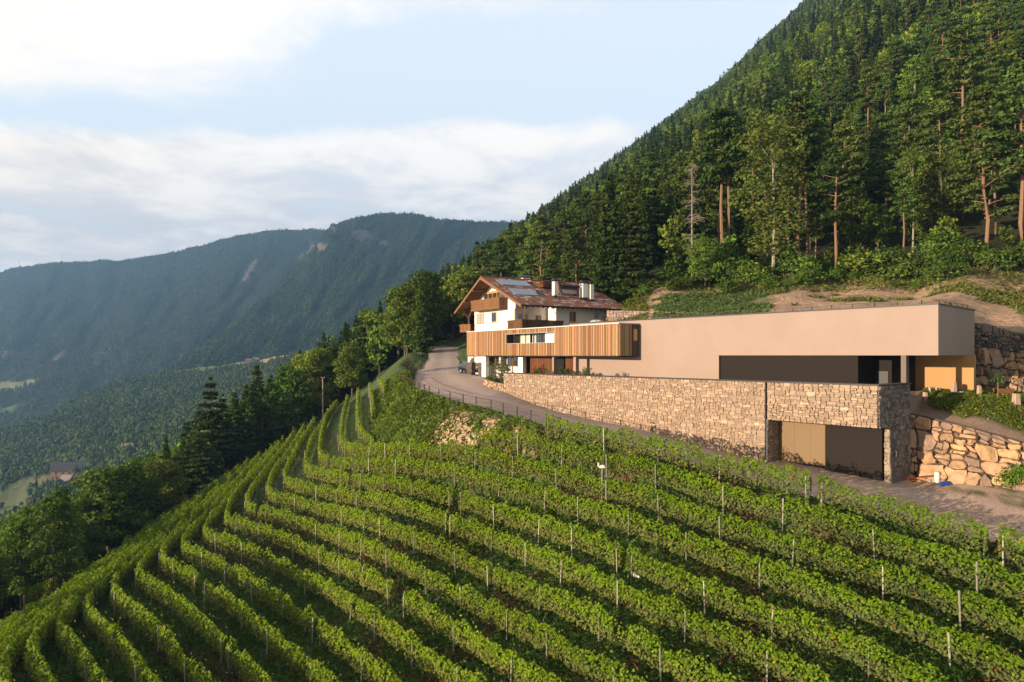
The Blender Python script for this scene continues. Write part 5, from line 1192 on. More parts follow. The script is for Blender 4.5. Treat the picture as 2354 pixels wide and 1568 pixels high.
# ---- the rest of the near wood: scattered by spacing, thinned to the ones that show largest
LIMU = [-500, 0, 150, 350, 430, 500, 600, 700, 800, 880, 940, 985]; LIMY = [42, 60, 82, 106, 118, 126, 138, 150, 158, 152, 142, 128]
TOPU = [-500, -100, 0, 100, 200, 300, 400, 450, 484, 520, 560, 590, 650, 700, 760, 820, 880, 940, 1000, 1060, 1110, 1160, 1300, 1500, 1660, 1840, 2354, 3000]
TOPV = [1500, 1290, 1225, 1120, 1085, 1030, 975, 935, 900, 880, 855, 850, 818, 790, 750, 715, 682, 642, 596, 566, 538, 512, 402, 290, 180, 0, -400, -900]
def forest_ok(X, Y):
    u = 1177+F*X/Y
    yb = np.interp(u, [1080, 1200, 1430, 1510, 1640, 1760, 1920, 2100, 2354, 2900], [150, 135, 110, 110, 106, 103, 103, 98, 91, 80])
    left = (u < 1075) & (Y > np.interp(u, LIMU, LIMY)+1) & ~((u > 975) & (Y < 160))
    return ((u >= 1075) & (Y > yb+2)) | left
def scatter(y0, y1, sp, x0=-0.95, x1=0.98, seed=1):
    rg = np.random.default_rng(seed); pts = []; grid = {}
    n = int((x1-x0)*(y1**2-y0**2)/2/(sp*sp)*2.2)
    Y = np.sqrt(rg.uniform(y0*y0, y1*y1, n)); X = rg.uniform(x0, x1, n)*Y; ok = forest_ok(X, Y)
    for x, y in zip(X[ok], Y[ok]):
        k = (int(x//sp), int(y//sp)); bad = False
        for i in (-1, 0, 1):
            for j in (-1, 0, 1):
                for (a, b) in grid.get((k[0]+i, k[1]+j), ()):
                    if (a-x)**2+(b-y)**2 < sp*sp*0.6: bad = True
        if bad: continue
        grid.setdefault(k, []).append((x, y)); pts.append((x, y))
    return np.array(pts)
near = scatter(45, 185, 4.6, seed=5)
gz_ = ground(near[:, 0], near[:, 1])
cand = []
for (x, y), z in zip(near, gz_):
    if any((x-a)**2+(y-b)**2 < r*r for a, b, r in placed): continue
    u = 1177+F*x/y; left = u < 1075
    hmax = (817-np.interp(u, TOPU, TOPV))/F*y-z
    f1 = float(fbm(np.array([x]), np.array([y]), 22, 101)[0])
    if left:
        p = rng.random()+f1*1.5; kind = 'spruce' if (p > 0.50 and 420 < u < 1000) or p > 0.86 else 'broad'
        h = rng.uniform(11, 17) if kind == 'spruce' else rng.uniform(8, 13)
        h *= 1.15 if u < 420 else 1.35 if u > 640 else 1.0
    else:
        edge_ = y < np.interp(u, [1080, 1430, 1920, 2354], [160, 122, 113, 103])
        p = rng.random()+f1
        kind = ('bush' if p < 0.30 else 'broad' if p < 0.62 else 'pine' if p < 0.86 else 'spruce') if edge_ else ('broad' if p < 0.26 else 'pine' if p < 0.66 else 'birch' if p < 0.74 else 'spruce')
        h = {'bush': rng.uniform(2.0, 4.5), 'broad': rng.uniform(6, 12), 'pine': rng.uniform(13, 20), 'spruce': rng.uniform(11, 19), 'birch': rng.uniform(12, 17)}[kind]
        if edge_ and kind == 'broad': h *= 0.65
    h = min(h, hmax*rng.uniform(0.85, 1.0))
    if h < 1.6: continue
    if h < 5 and kind != 'bush': kind = 'bush' if h < 4 else 'broad'
    cand.append((h/y, x, y, z, h, kind, u, left))
vis = [c for c in cand if -60 < c[6] < 2420]
vis.sort(key=lambda c: -c[0]); N_IND = 262
rest_near = vis[N_IND:]+[c for c in cand if not (-60 < c[6] < 2420)]
BINS = [(120, 'at the lower left picture edge'), (250, 'left of the hooked vine row'), (420, 'behind the hooked vine row'), (560, 'around the tallest dark spruce'), (700, 'left of the power pole'), (830, 'around the oak'), (975, 'left of the road bend'), (1080, 'above the road bend'), (1250, 'over the house gable'), (1430, 'over the house chimneys'), (1580, 'left of the dead conifer'), (1720, 'around the twin red pines'), (1880, 'around the drooping birch'), (2050, 'right of the forward pine'), (2200, 'below the pale high birch'), (2330, 'near the big orange pine'), (9999, 'at the right picture edge')]
def where(u): return next(n for lim_, n in BINS if u < lim_)
def label_sets(items):
    """items: (u, y, words, plural); gives every one its own label and a common group"""
    keys = {}
    for i, (u, y, w, pl) in enumerate(items): keys.setdefault((w, where(u)), []).append(i)
    out = [None]*len(items)
    for (w, wh), idx in keys.items():
        idx.sort(key=lambda i: items[i][0])
        for k, i in enumerate(idx):
            o = '' if len(idx) == 1 else ', leftmost of them' if k == 0 else ', rightmost of them' if k == len(idx)-1 else ', '+ORD[k]+' from the left'
            out[i] = (w+' '+wh+o, items[i][3])
    return out
KN = {'spruce': 'spruce', 'pine': 'pine', 'broad': 'broadleaf tree', 'birch': 'birch', 'bush': 'bush', 'dead': 'dead tree'}
chosen = vis[:N_IND]; items = []
for sc_, x, y, z, h, kind, u, left in chosen:
    big = h > (14.5 if kind in ('spruce', 'pine', 'birch') else 9 if kind == 'broad' else 3.2)
    dpt = ('front' if y < 124 else 'second-row' if y < 150 else 'deeper') if not left else ('front' if y < np.interp(u, LIMU, LIMY)+9 else 'deeper')
    items.append((u, y, ('tall ' if big else 'shorter ')+dpt+' '+KN[kind], NAMES[kind][0].replace('_', ' ')+'s of the wood round the vineyard and winery'))
for (sc_, x, y, z, h, kind, u, left), (lb, gp) in zip(chosen, label_sets(items)): plant(kind, x, y, h, lb, group=gp, z=z)
bl = []
for k in range(120):
    u = rng.uniform(1090, 2440); yb = np.interp(u, [1080, 1200, 1430, 1510, 1640, 1760, 1920, 2100, 2354, 2900], [150, 135, 110, 110, 106, 103, 103, 98, 91, 80])
    y = yb+rng.uniform(-5, 7); h = rng.uniform(1.4, 3.6)*(1.25 if y > yb else 0.75); bl.append((u, y, h))
for (u, y, h), (lb, gp) in zip(bl, label_sets([(u, y, ('big' if h > 2.9 else 'middling' if h > 1.9 else 'small')+' slope-top bush', 'bushes along the foot of the wood') for u, y, h in bl])):
    plant('bush', (u-1177)/F*y, y, h, lb, group=gp, sx=rng.uniform(1.0, 1.5))
# ---- farther wood: one object of instanced trees
def instancer(name, X, Y, Z, S, I, protos, label, kind='stuff'):
    me = bpy.data.meshes.new(name); me.vertices.add(len(X)); me.vertices.foreach_set('co', np.c_[X, Y, Z].astype(np.float32).ravel())
    for nm, ty, ar in (('sc', 'FLOAT', S), ('rz', 'FLOAT', rng.uniform(0, 6.28, len(X))), ('ix', 'INT', I)):
        a = me.attributes.new(nm, ty, 'POINT'); a.data.foreach_set('value', np.asarray(ar, dtype=np.float32 if ty == 'FLOAT' else np.int32))
    me.update(); ob = bpy.data.objects.new(name, me); C.objects.link(ob); tag(ob, label, 'trees', kind=kind)
    ng = bpy.data.node_groups.new(name, 'GeometryNodeTree'); ng.interface.new_socket('Geometry', in_out='INPUT', socket_type='NodeSocketGeometry'); ng.interface.new_socket('Geometry', in_out='OUTPUT', socket_type='NodeSocketGeometry')
    N = ng.nodes; L = ng.links; gi = N.new('NodeGroupInput'); go = N.new('NodeGroupOutput'); iop = N.new('GeometryNodeInstanceOnPoints'); L.new(gi.outputs[0], iop.inputs['Points'])
    g2i = N.new('GeometryNodeGeometryToInstance')
    for p in protos[::-1]:
        oi = N.new('GeometryNodeObjectInfo'); oi.inputs['Object'].default_value = p; L.new(oi.outputs['Geometry'], g2i.inputs[0])
    L.new(g2i.outputs[0], iop.inputs['Instance']); iop.inputs['Pick Instance'].default_value = True
    def at(nm, ty): n = N.new('GeometryNodeInputNamedAttribute'); n.data_type = ty; n.inputs[0].default_value = nm; return n.outputs[0]
    L.new(at('ix', 'INT'), iop.inputs['Instance Index'])
    cx = N.new('ShaderNodeCombineXYZ'); L.new(at('rz', 'FLOAT'), cx.inputs[2]); L.new(cx.outputs[0], iop.inputs['Rotation']); L.new(at('sc', 'FLOAT'), iop.inputs['Scale'])
    L.new(iop.outputs[0], go.inputs[0]); md = ob.modifiers.new('trees', 'NODES'); md.node_group = ng
    return ob
def proto(name, meshes):
    """joins meshes into one unlinked source object"""
    vs = []; fs = []; cs = []; mi = []; mats_ = []
    for me in meshes:
        if me is None: continue
        b = sum(len(v) for v in vs); v = np.empty(len(me.vertices)*3, np.float32); me.vertices.foreach_get('co', v); vs.append(v.reshape(-1, 3))
        c = np.empty(len(me.vertices)*4, np.float32); me.color_attributes['Col'].data.foreach_get('color', c); cs.append(c.reshape(-1, 4)[:, :3])
        for p in me.polygons: fs.append([b+i for i in p.vertices]); mi.append(len(mats_))
        mats_.append(me.materials[0])
    me = bpy.data.meshes.new(name); V = np.concatenate(vs); me.from_pydata(V.tolist(), [], fs)
    a = me.color_attributes.new('Col', 'FLOAT_COLOR', 'POINT'); cc = np.ones((len(V), 4), np.float32); cc[:, :3] = np.concatenate(cs); a.data.foreach_set('color', cc.ravel())
    for m in mats_: me.materials.append(m)
    me.polygons.foreach_set('material_index', np.array(mi, np.int32)); me.update()
    return bpy.data.objects.new(name, me)
mid = [proto('mid_spruce', spruce(101, 18, 3.6, G_DARK, size=1.0, whorls=22, fill=0.30)[:2]), proto('mid_pine', pine(102, 17, 3.0, G_PINE, low=0.25, size=0.9, nb=26, npp=16, bark=(0.12,0.08,0.05))[:2]),
       proto('mid_broad', broad(103, 13, 4.4, G_MID, size=0.95, n_per=14, nb=26)[:2]), proto('mid_broad2', broad(104, 13, 3.8, G_LITE, size=0.95, n_per=14, nb=24)[:2]), proto('mid_spruce2', spruce(105, 18, 2.7, (0.036, 0.062, 0.020), size=0.9, whorls=22, fill=0.28)[:2])]
H0 = np.array([18, 17, 13, 13, 18.0])
pts = [scatter(185, 330, 4.8, seed=6), scatter(330, 600, 6.2, x0=-0.6, seed=7), scatter(600, 1150, 8.5, x0=-0.35, x1=0.8, seed=8)]
pts = np.concatenate(pts); X, Y = pts.T; Z = ground(X, Y); u = 1177+F*X/Y
f1 = fbm(X, Y, 45, 111)+rng.normal(size=len(X))*0.22
I = np.where(f1 < -0.16, 3, np.where(f1 < 0.06, 2, np.where(f1 < 0.16, 1, np.where(rng.random(len(X)) < 0.5, 0, 4))))
Hh = np.array([16, 16, 12, 11, 17.0])[I]*rng.uniform(0.65, 1.25, len(X))
hmax = (817-np.interp(u, TOPU, TOPV))/F*Y-Z; Hh = np.minimum(Hh, np.maximum(hmax, 5)*rng.uniform(0.7, 1.0, len(X))+(rng.random(len(X)) < 0.22)*rng.uniform(0, 9, len(X))); ok = Hh > 3.5
rn = np.array([(x, y, z, h, {'spruce': 0, 'pine': 1, 'broad': 2, 'birch': 3, 'bush': 2, 'dead': 0}[k]) for _, x, y, z, h, k, u_, l_ in rest_near])
X = np.r_[X[ok], rn[:, 0]]; Y = np.r_[Y[ok], rn[:, 1]]; Z = np.r_[Z[ok], rn[:, 2]]; I = np.r_[I[ok], rn[:, 4].astype(int)]; Hh = np.r_[Hh[ok], rn[:, 3]]
instancer('hillside_forest', X, Y, Z, Hh/H0[I], I, mid, 'mixed forest covering the steep mountainside farther up and along the valley side')
print('trees near', N_IND, 'mid', len(X))
# ---------------------------------------------------------------- the valley and the mountains beyond
def lod_cone(name, h, r, col, seed):
    rg = np.random.default_rng(seed); vs = []; fs = []; cs = []
    for k in range(4):
        z0 = h*(0.08+0.22*k); z1 = z0+h*0.36 if k < 3 else h; rr = r*(1-0.22*k); b = len(vs); n = 7; ph = rg.uniform(0, 3)
        for i in range(n): q = rr*rg.uniform(0.75, 1.15); vs.append((q*math.cos(ph+i*2*math.pi/n), q*math.sin(ph+i*2*math.pi/n), z0+rg.uniform(-.04, .04)*h)); cs.append(np.array(col)*rg.uniform(0.8, 1.1))
        vs.append((0, 0, z1)); cs.append(np.array(col)*1.25)
        for i in range(n): fs.append((b+i, b+(i+1) % n, b+n))
    return vs, fs, cs
def lod_round(name, h, r, col, seed):
    rg = np.random.default_rng(seed); vs = []; fs = []; cs = []
    for k in range(5):
        c = np.array([rg.uniform(-.5, .5)*r, rg.uniform(-.5, .5)*r, h*rg.uniform(0.45, 0.8)]); q = r*rg.uniform(0.5, 0.75); b = len(vs)
        P_ = [(0, 0, 1)]+[(math.cos(a)*.9, math.sin(a)*.9, .35) for a in np.arange(5)*1.257]+[(math.cos(a+.6)*.9, math.sin(a+.6)*.9, -.45) for a in np.arange(5)*1.257]+[(0, 0, -1)]
        for p in P_: vs.append(tuple(c+np.array(p)*q*rg.uniform(0.8, 1.2))); cs.append(np.array(col)*rg.uniform(0.75, 1.25))
        for i in range(5):
            j = (i+1) % 5; fs += [(b, b+1+i, b+1+j), (b+1+i, b+6+i, b+1+j), (b+1+j, b+6+i, b+6+j), (b+6+i, b+11, b+6+j)]
    return vs, fs, cs
def lod(name, data):
    vs, fs, cs = data; me = bpy.data.meshes.new(name); me.from_pydata([tuple(map(float, v)) for v in vs], [], fs)
    a = me.color_attributes.new('Col', 'FLOAT_COLOR', 'POINT'); cc = np.ones((len(vs), 4), np.float32); cc[:, :3] = np.array(cs); a.data.foreach_set('color', cc.ravel()); me.materials.append(m_far)
    return bpy.data.objects.new(name, me)
m_far = mat('far tree foliage', (1, 1, 1), rough=0.9, spec=0.1, vcol=True, objrand=(0.02, 0.55, 1.35))
farp = [lod('far_spruce', lod_cone('a', 18, 3.4, (0.034, 0.062, 0.028), 1)), lod('far_fir', lod_cone('b', 20, 2.8, (0.030, 0.054, 0.027), 2)),
        lod('far_oak', lod_round('c', 13, 5.0, (0.054, 0.090, 0.030), 3)), lod('far_beech', lod_round('d', 12, 4.5, (0.075, 0.112, 0.034), 4))]
m_farland = mat('distant ground', (1, 1, 1), rough=0.95, vcol=True)
def land(name, us, vt, yt, vb, yb, amp, seed, spacing, patches=(), conif=0.5, nu=260, nr=150, hh=1.0, label=''):
    u = np.linspace(us[0], us[-1], nu); VT = np.interp(u, us, vt); YT = np.interp(u, us, yt); VB = np.interp(u, us, vb); YBt = np.interp(u, us, yb)
    VT = VT+fbm(u, 0*u, 34, seed+5)*9+fbm(u, 0*u, 9, seed+6)*2.5
    s = np.linspace(0, 1, nr)[None, :]; U = u[:, None]+0*s
    V_ = VB[:, None]+(VT-VB)[:, None]*s; Yd = YBt[:, None]*(YT/YBt)[:, None]**(s**1.15)
    rel = fbm(U*0.9+V_*0.65, V_*0.30, 70, seed)+0.5*fbm(U+V_*0.55, V_*0.4, 22, seed+1)
    Yd = Yd*(1+amp*rel*np.sin(np.pi*np.clip(s*0.9+0.06, 0, 1))**0.5)
    X = (U-1177)/F*Yd; Z = (817-V_)/F*Yd
    # behind the crest the land falls away
    Xb = X[:, -1:]*np.array([[1.05, 1.25]]); Yb2 = Yd[:, -1:]*np.array([[1.05, 1.25]]); Zb = Z[:, -1:]-np.array([[30, 500.0]])
    c = np.zeros(U.shape+(3,)); c[:] = (0.036, 0.052, 0.020); bare = np.zeros(U.shape)
    for (pu, pv, ru, rv, rot, cc, sd) in patches:
        du = U-pu; dv = V_-pv; a = (du*math.cos(rot)+dv*math.sin(rot))/ru; b = (-du*math.sin(rot)+dv*math.cos(rot))/rv
        m = smoothstep(1.25-np.sqrt(a*a+b*b)+fbm(U, V_, 7, sd)*2.2, 0.1, 0.35); c = mixc(c, np.array(cc)*0.75, m); bare = np.maximum(bare, m)
    cfull = np.concatenate([c, c[:, -1:], c[:, -1:]], 1)
    G = np.stack([np.c_[X, Xb], np.c_[Yd, Yb2], np.c_[Z, Zb]], -1)
    o = mesh_np(name, G.reshape(-1, 3), grid_faces(nu, nr+2)[:, ::-1], m_farland, col=cfull.reshape(-1, 3), smooth=True); tag(o, kind='structure')
    # trees on it
    du = np.linalg.norm(np.diff(G[:, :nr], axis=0), axis=-1)[:, :-1]; dr = np.linalg.norm(np.diff(G[:, :nr], axis=1), axis=-1)[:-1]
    A = np.minimum(du*dr, 6000)*(1-bare[:-1, :-1]); A = np.where(U[:-1, :-1] < 2400, A, 0)
    n = int(A.sum()/spacing**2); n = min(n, 90000); w = (A/A.sum()).ravel(); k = rng.choice(len(w), n, p=w); i, j = np.unravel_index(k, A.shape)
    a, b = rng.random(n)[:, None], rng.random(n)[:, None]
    Pp = (G[i, j]*(1-a)+G[i+1, j]*a)*(1-b)+(G[i, j+1]*(1-a)+G[i+1, j+1]*a)*b
    f = fbm(Pp[:, 0], Pp[:, 1], 90, seed+9)+rng.normal(size=n)*0.3+(conif-0.5)
    I = np.where(f > 0.12, 0, np.where(f > -0.02, 1, np.where(f > -0.25, 2, 3)))
    S = rng.uniform(0.6, 1.2, n)*hh
    instancer(name+'_forest', Pp[:, 0], Pp[:, 1], Pp[:, 2]-1, S, I, farp, label)
    print(name, 'trees', n)
    return G
ROCK = (0.24, 0.19, 0.165); MEAD = (0.24, 0.28, 0.06); HAY = (0.62, 0.42, 0.22)
land('far_mountain', [-500, -100, 0, 60, 120, 200, 300, 380, 450, 500, 550, 640, 760, 900, 1100], [700, 642, 625, 612, 605, 600, 597, 583, 568, 552, 540, 527, 527, 545, 560], [3300]*15, [1010]*6+[960]*5+[900]*4, [1500]*15, 0.10, 200, 6.6,
     patches=[(568, 628, 30, 6, -0.95, (0.20, 0.165, 0.155), 1), (22, 812, 16, 8, -0.5, (0.2, 0.16, 0.15), 2), (135, 818, 24, 7, -0.6, (0.17, 0.14, 0.13), 3), (20, 888, 60, 9, -0.15, (0.30, 0.32, 0.12), 4), (8, 945, 40, 9, -0.2, (0.10, 0.20, 0.06), 5), (715, 570, 16, 6, -1.0, ROCK, 6), (690, 590, 10, 5, -1.1, ROCK, 7)],
     conif=0.52, hh=0.62, label='blue-green forest on the farther mountain across the valley')
land('near_mountain', [380, 403, 460, 513, 586, 660, 696, 740, 762, 800, 862, 905, 960, 1010, 1080, 1160, 1300, 1500], [858, 845, 803, 762, 704, 645, 604, 548, 517, 507, 494, 490, 494, 504, 508, 512, 520, 530], [1300, 1350, 1500, 1700, 1900, 2100, 2200, 2350, 2400, 2450, 2500, 2500, 2500, 2500, 2500, 2500, 2500, 2500], [880]*18, [1250]*18, 0.12, 300, 6.2,
     patches=[(835, 543, 30, 13, 0.15, ROCK, 11), (765, 530, 7, 12, 0.3, (0.30, 0.22, 0.17), 12), (735, 570, 12, 12, 0.9, ROCK, 13), (700, 600, 10, 7, -0.8, (0.26, 0.2, 0.18), 14), (880, 560, 14, 7, 0.3, ROCK, 15)], conif=0.5, hh=0.62, label='dark forest on the nearer mountain with rocky cliffs')
land('valley_spur', [-500, -100, 0, 110, 205, 293, 366, 443, 520, 586, 655, 720, 800, 1000], [1080, 1020, 990, 955, 905, 872, 856, 846, 838, 829, 818, 812, 800, 790], [1000, 1000, 1000, 1050, 1150, 1250, 1300, 1300, 1300, 1300, 1250, 1250, 1250, 1250], [1560, 1500, 1450, 1380, 1310, 1230, 1160, 1100, 1040, 1000, 980, 960, 940, 900], [235, 240, 245, 260, 300, 340, 390, 420, 430, 430, 430, 430, 430, 430], 0.07, 400, 5.6,
     patches=[(520, 838, 90, 9, -0.15, MEAD, 21), (625, 823, 42, 12, -0.25, HAY, 22), (22, 1150, 75, 34, -0.45, (0.13, 0.155, 0.045), 23), (110, 1108, 60, 14, -0.1, (0.16, 0.15, 0.06), 24), (345, 1043, 50, 5, -0.1, (0.30, 0.24, 0.10), 25), (85, 1050, 24, 5, 0.1, (0.28, 0.2, 0.17), 26), (150, 1030, 28, 7, 0.0, (0.22, 0.17, 0.14), 27), (170, 1112, 40, 10, -0.1, (0.25, 0.2, 0.14), 28)], conif=0.22, hh=0.55, label='wooded spur with meadows in the valley')
# valley floor so nothing is left empty below
vf = MB(); vf.quad((-3290, -50, -331), (1890, -50, -331), (1890, 4290, -331), (-3290, 4290, -331)); tag(vf.build('valley_floor', mat('valley green', (0.05, 0.07, 0.025), rough=0.95)), kind='structure')
# ---------------------------------------------------------------- boulder walls, fence, yard things
def sheet_z(G, x, y):
    f = G.reshape(-1, 3); return float(f[((f[:, 0]-x)**2+(f[:, 1]-y)**2).argmin(), 2])
def on_sheet(G, u, v):               # where a sight line meets a gridded sheet (nearest vertex by bearing)
    f = G.reshape(-1, 3); uu = 1177+F*f[:, 0]/f[:, 1]; vv = 817-F*f[:, 2]/f[:, 1]; k = ((uu-u)**2+(vv-v)**2).argmin(); return Vector(f[k])
def lerp_poly(pts, s):
    k = s*(len(pts)-1); i = min(int(k), len(pts)-2); return Vector(pts[i]).lerp(Vector(pts[i+1]), k-i)
base_l = [P(2050, 1110, 54.6), P(2110, 1112, 53.4), P(2227, 1120, 50.9), P(2354, 1134, 49.2), P(2480, 1150, 48.4), P(2600, 1168, 47.5)]
top_l = [Vector((30.7, 55.6, -4.6)), Vector((32.6, 54.9, -4.95)), Vector((34.9, 52.0, -5.6)), Vector((37.9, 50.4, -6.55)), Vector((41.5, 49.2, -7.7)), Vector((46, 47.9, -9.0))]
out_n = Vector((-0.45, -0.88, 0.12))
def bmap(wd, ht):
    def f(s, t, d): a = lerp_poly(base_l, s/wd); b = lerp_poly(top_l, s/wd); return a.lerp(b, t/ht)+out_n*(d-0.05)
    return f
bw = thing('boulder_wall', 'lower wall of big sunlit orange boulders right of the lower garage', 'boulder wall')
mb = MB(); f0 = bmap(16, 5); mb.col = (0.07, 0.05, 0.04)
for i in range(24):
    mb.quad(f0(16*i/24, -0.6, -0.02), f0(16*(i+1)/24, -0.6, -0.02), f0(16*(i+1)/24, 5.2, -0.02), f0(16*i/24, 5.2, -0.02))
    mb.quad(f0(16*i/24, 5.2, -0.02), f0(16*(i+1)/24, 5.2, -0.02), f0(16*(i+1)/24, 5.2, -2.6)+Vector((0, 0, -.6)), f0(16*i/24, 5.2, -2.6)+Vector((0, 0, -.6)))
mb.build('joint_fill', m_boulder, bw)
mb = MB(); stone_face(mb, f0, 16, 5.1, 0.80, 0.62, BOULDERS, 77, depth=(0.12, 0.32), gap=0.03, bevel=0.10, warp=0.34)
o = mb.build('boulders', m_boulder, bw)
# upper wall
ub = [Vector((41.9, 62.0, -4.3)), Vector((44, 61.6, -4.3)), Vector((47, 61.2, -4.2)), Vector((52, 60.6, -4.2)), Vector((60, 59.6, -4))]
ut_ = [Vector((41.9, 63.2, 2.85)), Vector((44, 63.0, 2.75)), Vector((46.5, 62.9, 1.9)), Vector((52, 62.4, 1.3)), Vector((60, 61.6, 1.2))]
def umap(s, t, d): a = lerp_poly(ub, s/18); b = lerp_poly(ut_, s/18); return a.lerp(b, t/7)+Vector((-0.15, -0.97, 0.15))*(d-0.05)
uw = thing('boulder_wall', 'upper boulder wall with grey rubble on top, right of the overhanging winery end', 'boulder wall')
mb = MB(); mb.col = (0.06, 0.05, 0.045)
for i in range(20):
    mb.quad(umap(18*i/20, -0.3, 0), umap(18*(i+1)/20, -0.3, 0), umap(18*(i+1)/20, 7.1, 0), umap(18*i/20, 7.1, 0))
    mb.quad(umap(18*i/20, 7.1, 0), umap(18*(i+1)/20, 7.1, 0), umap(18*(i+1)/20, 7.1, -3), umap(18*i/20, 7.1, -3))
mb.build('joint_fill', m_boulder, uw)
mb = MB(); stone_face(mb, umap, 18, 5.0, 0.95, 0.75, BOULDERS+[(0.27, 0.21, 0.175)]*2, 78, depth=(0.15, 0.4), gap=0.045, bevel=0.13, warp=0.40)
mb.build('boulders', m_boulder, uw)
mb = MB(); GREY = [(0.20, 0.175, 0.155), (0.26, 0.22, 0.19), (0.15, 0.135, 0.125), (0.30, 0.26, 0.22)]
stone_face(mb, lambda s, t, d: umap(s, 5.0+t, d), 18, 1.35, 0.34, 0.22, GREY, 79, depth=(0.05, 0.25), gap=0.02)
mb.build('rubble', m_boulder, uw)
mb = MB(); stone_face(mb, lambda s, t, d: umap(s, 6.3+t, d), 9, 0.9, 1.0, 0.5, [(0.20, 0.15, 0.13), (0.26, 0.19, 0.16)], 80, depth=(0.1, 0.35), gap=0.03)
mb.build('top_stones', m_boulder, uw)
# dry stone wall behind the roof terrace
dw = thing('dry_stone_wall', 'low pale dry stone wall between the winery roof and the green slope', 'stone wall')
da = P(1395, 714, 101); db_ = P(1655, 720, 83); dv = db_-da; dl = dv.length; dn = Vector((dv.y, -dv.x, 0)).normalized(); dn = dn if dn.y < 0 else -dn
mb = MB(); mb.col = (0.12, 0.10, 0.09); mb.hexa([da-dn*.6+Vector((0, 0, -2.2)), db_-dn*.6+Vector((0, 0, -2.2)), db_+Vector((0, 0, -2.2)), da+Vector((0, 0, -2.2)), da-dn*.6, db_-dn*.6, db_, da]); mb.build('core', m_boulder, dw)
mb = MB(); stone_face(mb, lambda s, t, d: da+dv*(s/dl)+Vector((0, 0, -2.2+t))+dn*(d), dl, 2.25, 0.6, 0.36, [(0.34, 0.27, 0.22), (0.28, 0.22, 0.19), (0.40, 0.31, 0.25)], 81, depth=(0.05, 0.12), gap=0.02); mb.build('stones', m_stone, dw)
# low planter wall at the left end of the long stone wall
pw = thing('planter_wall', 'low curved wall of rounded pale boulders at the left end of the long stone wall', 'stone wall')
pb = [P(1158, 900, 86.6), P(1140, 894, 88.2), P(1124, 887, 90.5), P(1113, 880, 93.5)]
def pmap(s, t, d): q = lerp_poly(pb, s/8); n = Vector((-0.8, -0.6, 0)); return q+Vector((0, 0, -0.25+t*(1.25-0.05*s)))+n*(d-0.03)
mb = MB(); mb.col = (0.10, 0.08, 0.06)
for i in range(10): mb.hexa([pmap(8*i/10, 0, 0), pmap(8*(i+1)/10, 0, 0), pmap(8*(i+1)/10, 0, -.8), pmap(8*i/10, 0, -.8), pmap(8*i/10, 1, 0), pmap(8*(i+1)/10, 1, 0), pmap(8*(i+1)/10, 1, -.8), pmap(8*i/10, 1, -.8)])
stone_face(mb, pmap, 8, 1.0, 0.55, 0.42, BOULDERS, 82, depth=(0.08, 0.18), gap=0.02, bevel=0.08); mb.build('stones', m_boulder, pw)
# ---- roadside fence
fu = [915.5, 924, 931.5, 939, 947.7, 957, 967.6, 980, 991, 1011, 1038, 1067, 1098, 1131, 1160, 1191, 1224, 1258, 1292]
ex = [(1177+F*p.x/p.y, p) for p in EDGE]
def edge_pt(u):
    for (a, p), (b, q) in zip(ex[2:-1], ex[3:]):
        if min(a, b) <= u <= max(a, b) and b > 947: return p.lerp(q, (u-a)/(b-a))
    return None
ed = []
for u in fu:
    if u < 948: t = (u-915.5)/(948-915.5); ed.append(P(915.5, 874, 103).lerp(P(948, 892, 96), t))
    else: ed.append(edge_pt(u))
m_fence = mat('dark rusted post', (0.045, 0.028, 0.020), rough=0.8)
fen = thing('roadside_fence', 'rusty steel post and rail fence along the outer edge of the gravel road', 'fence')
m_found = mat('pale footing', (0.55, 0.50, 0.44), rough=0.95)
for i, p in enumerate(ed):
    q = p+Vector((-0.10, -0.12, 0)); mb = MB(); mb.bar(q+Vector((0, 0, -0.5)), q+Vector((0, 0, 1.15)), 0.15, 0.10); mb.build('post', m_fence, fen)
    if i > 7: mb = MB(); mb.box(q.x-0.32, q.x+0.32, q.y-0.3, q.y+0.15, q.z-0.5, q.z+0.04); mb.build('footing', m_found, fen)
for hz_, w_ in ((1.08, 0.05), (0.72, 0.03), (0.38, 0.03)):
    for a, b in zip(ed[:-1], ed[1:]): mb = MB(); mb.bar(a+Vector((-0.10, -0.12, hz_)), b+Vector((-0.10, -0.12, hz_)), w_); mb.build('rail', m_rust, fen)
# ---- things on the terrace and in the yard
def bollard(u, vb, Y, h, w, lab):
    x = (u-1177)/F*Y; z = sheet_z(TG, x, Y)-0.25; mb = MB(); r2 = random.Random(int(u))
    b = [(-w, -w, 0), (w, -w, 0), (w, w, 0), (-w, w, 0)]; t_ = [(-w*.8+r2.uniform(-.03, .03), -w*.8, h+.25), (w*.75, -w*.75, h+.25+r2.uniform(-.06, .06)), (w*.7, w*.8, h+.22), (-w*.8, w*.7, h+.27)]
    mb.hexa([Vector(p)+Vector((x, Y, z)) for p in b+t_]); o = mb.build('stone_bollard', m_boulderp, bevel=0.04); return tag(o, lab, 'bollard', 'rough stone posts along the ramp')
m_boulderp = mat('pink stone', (0.45, 0.33, 0.26), rough=0.9, noise=(4, 0.6), bump=(8, 0.5, 0.03))
bollard(2127, 915, 58.8, 0.75, 0.19, 'short stone bollard at the top of the ramp, leftmost of four')
bollard(2193, 920, 58.8, 1.2, 0.21, 'tall stone bollard in front of the sunlit ochre wall')
bollard(2251, 923, 58.0, 1.1, 0.17, 'slim stone bollard right of the winery corner, left of the sapling')
bollard(2336, 933, 55.5, 1.15, 0.27, 'thick stone bollard by the wooden trough near the right edge')
sp = on_sheet(TG, 2294, 922); sap = thing('young_tree', 'thin staked sapling in front of the upper boulder wall', 'sapling', sp)
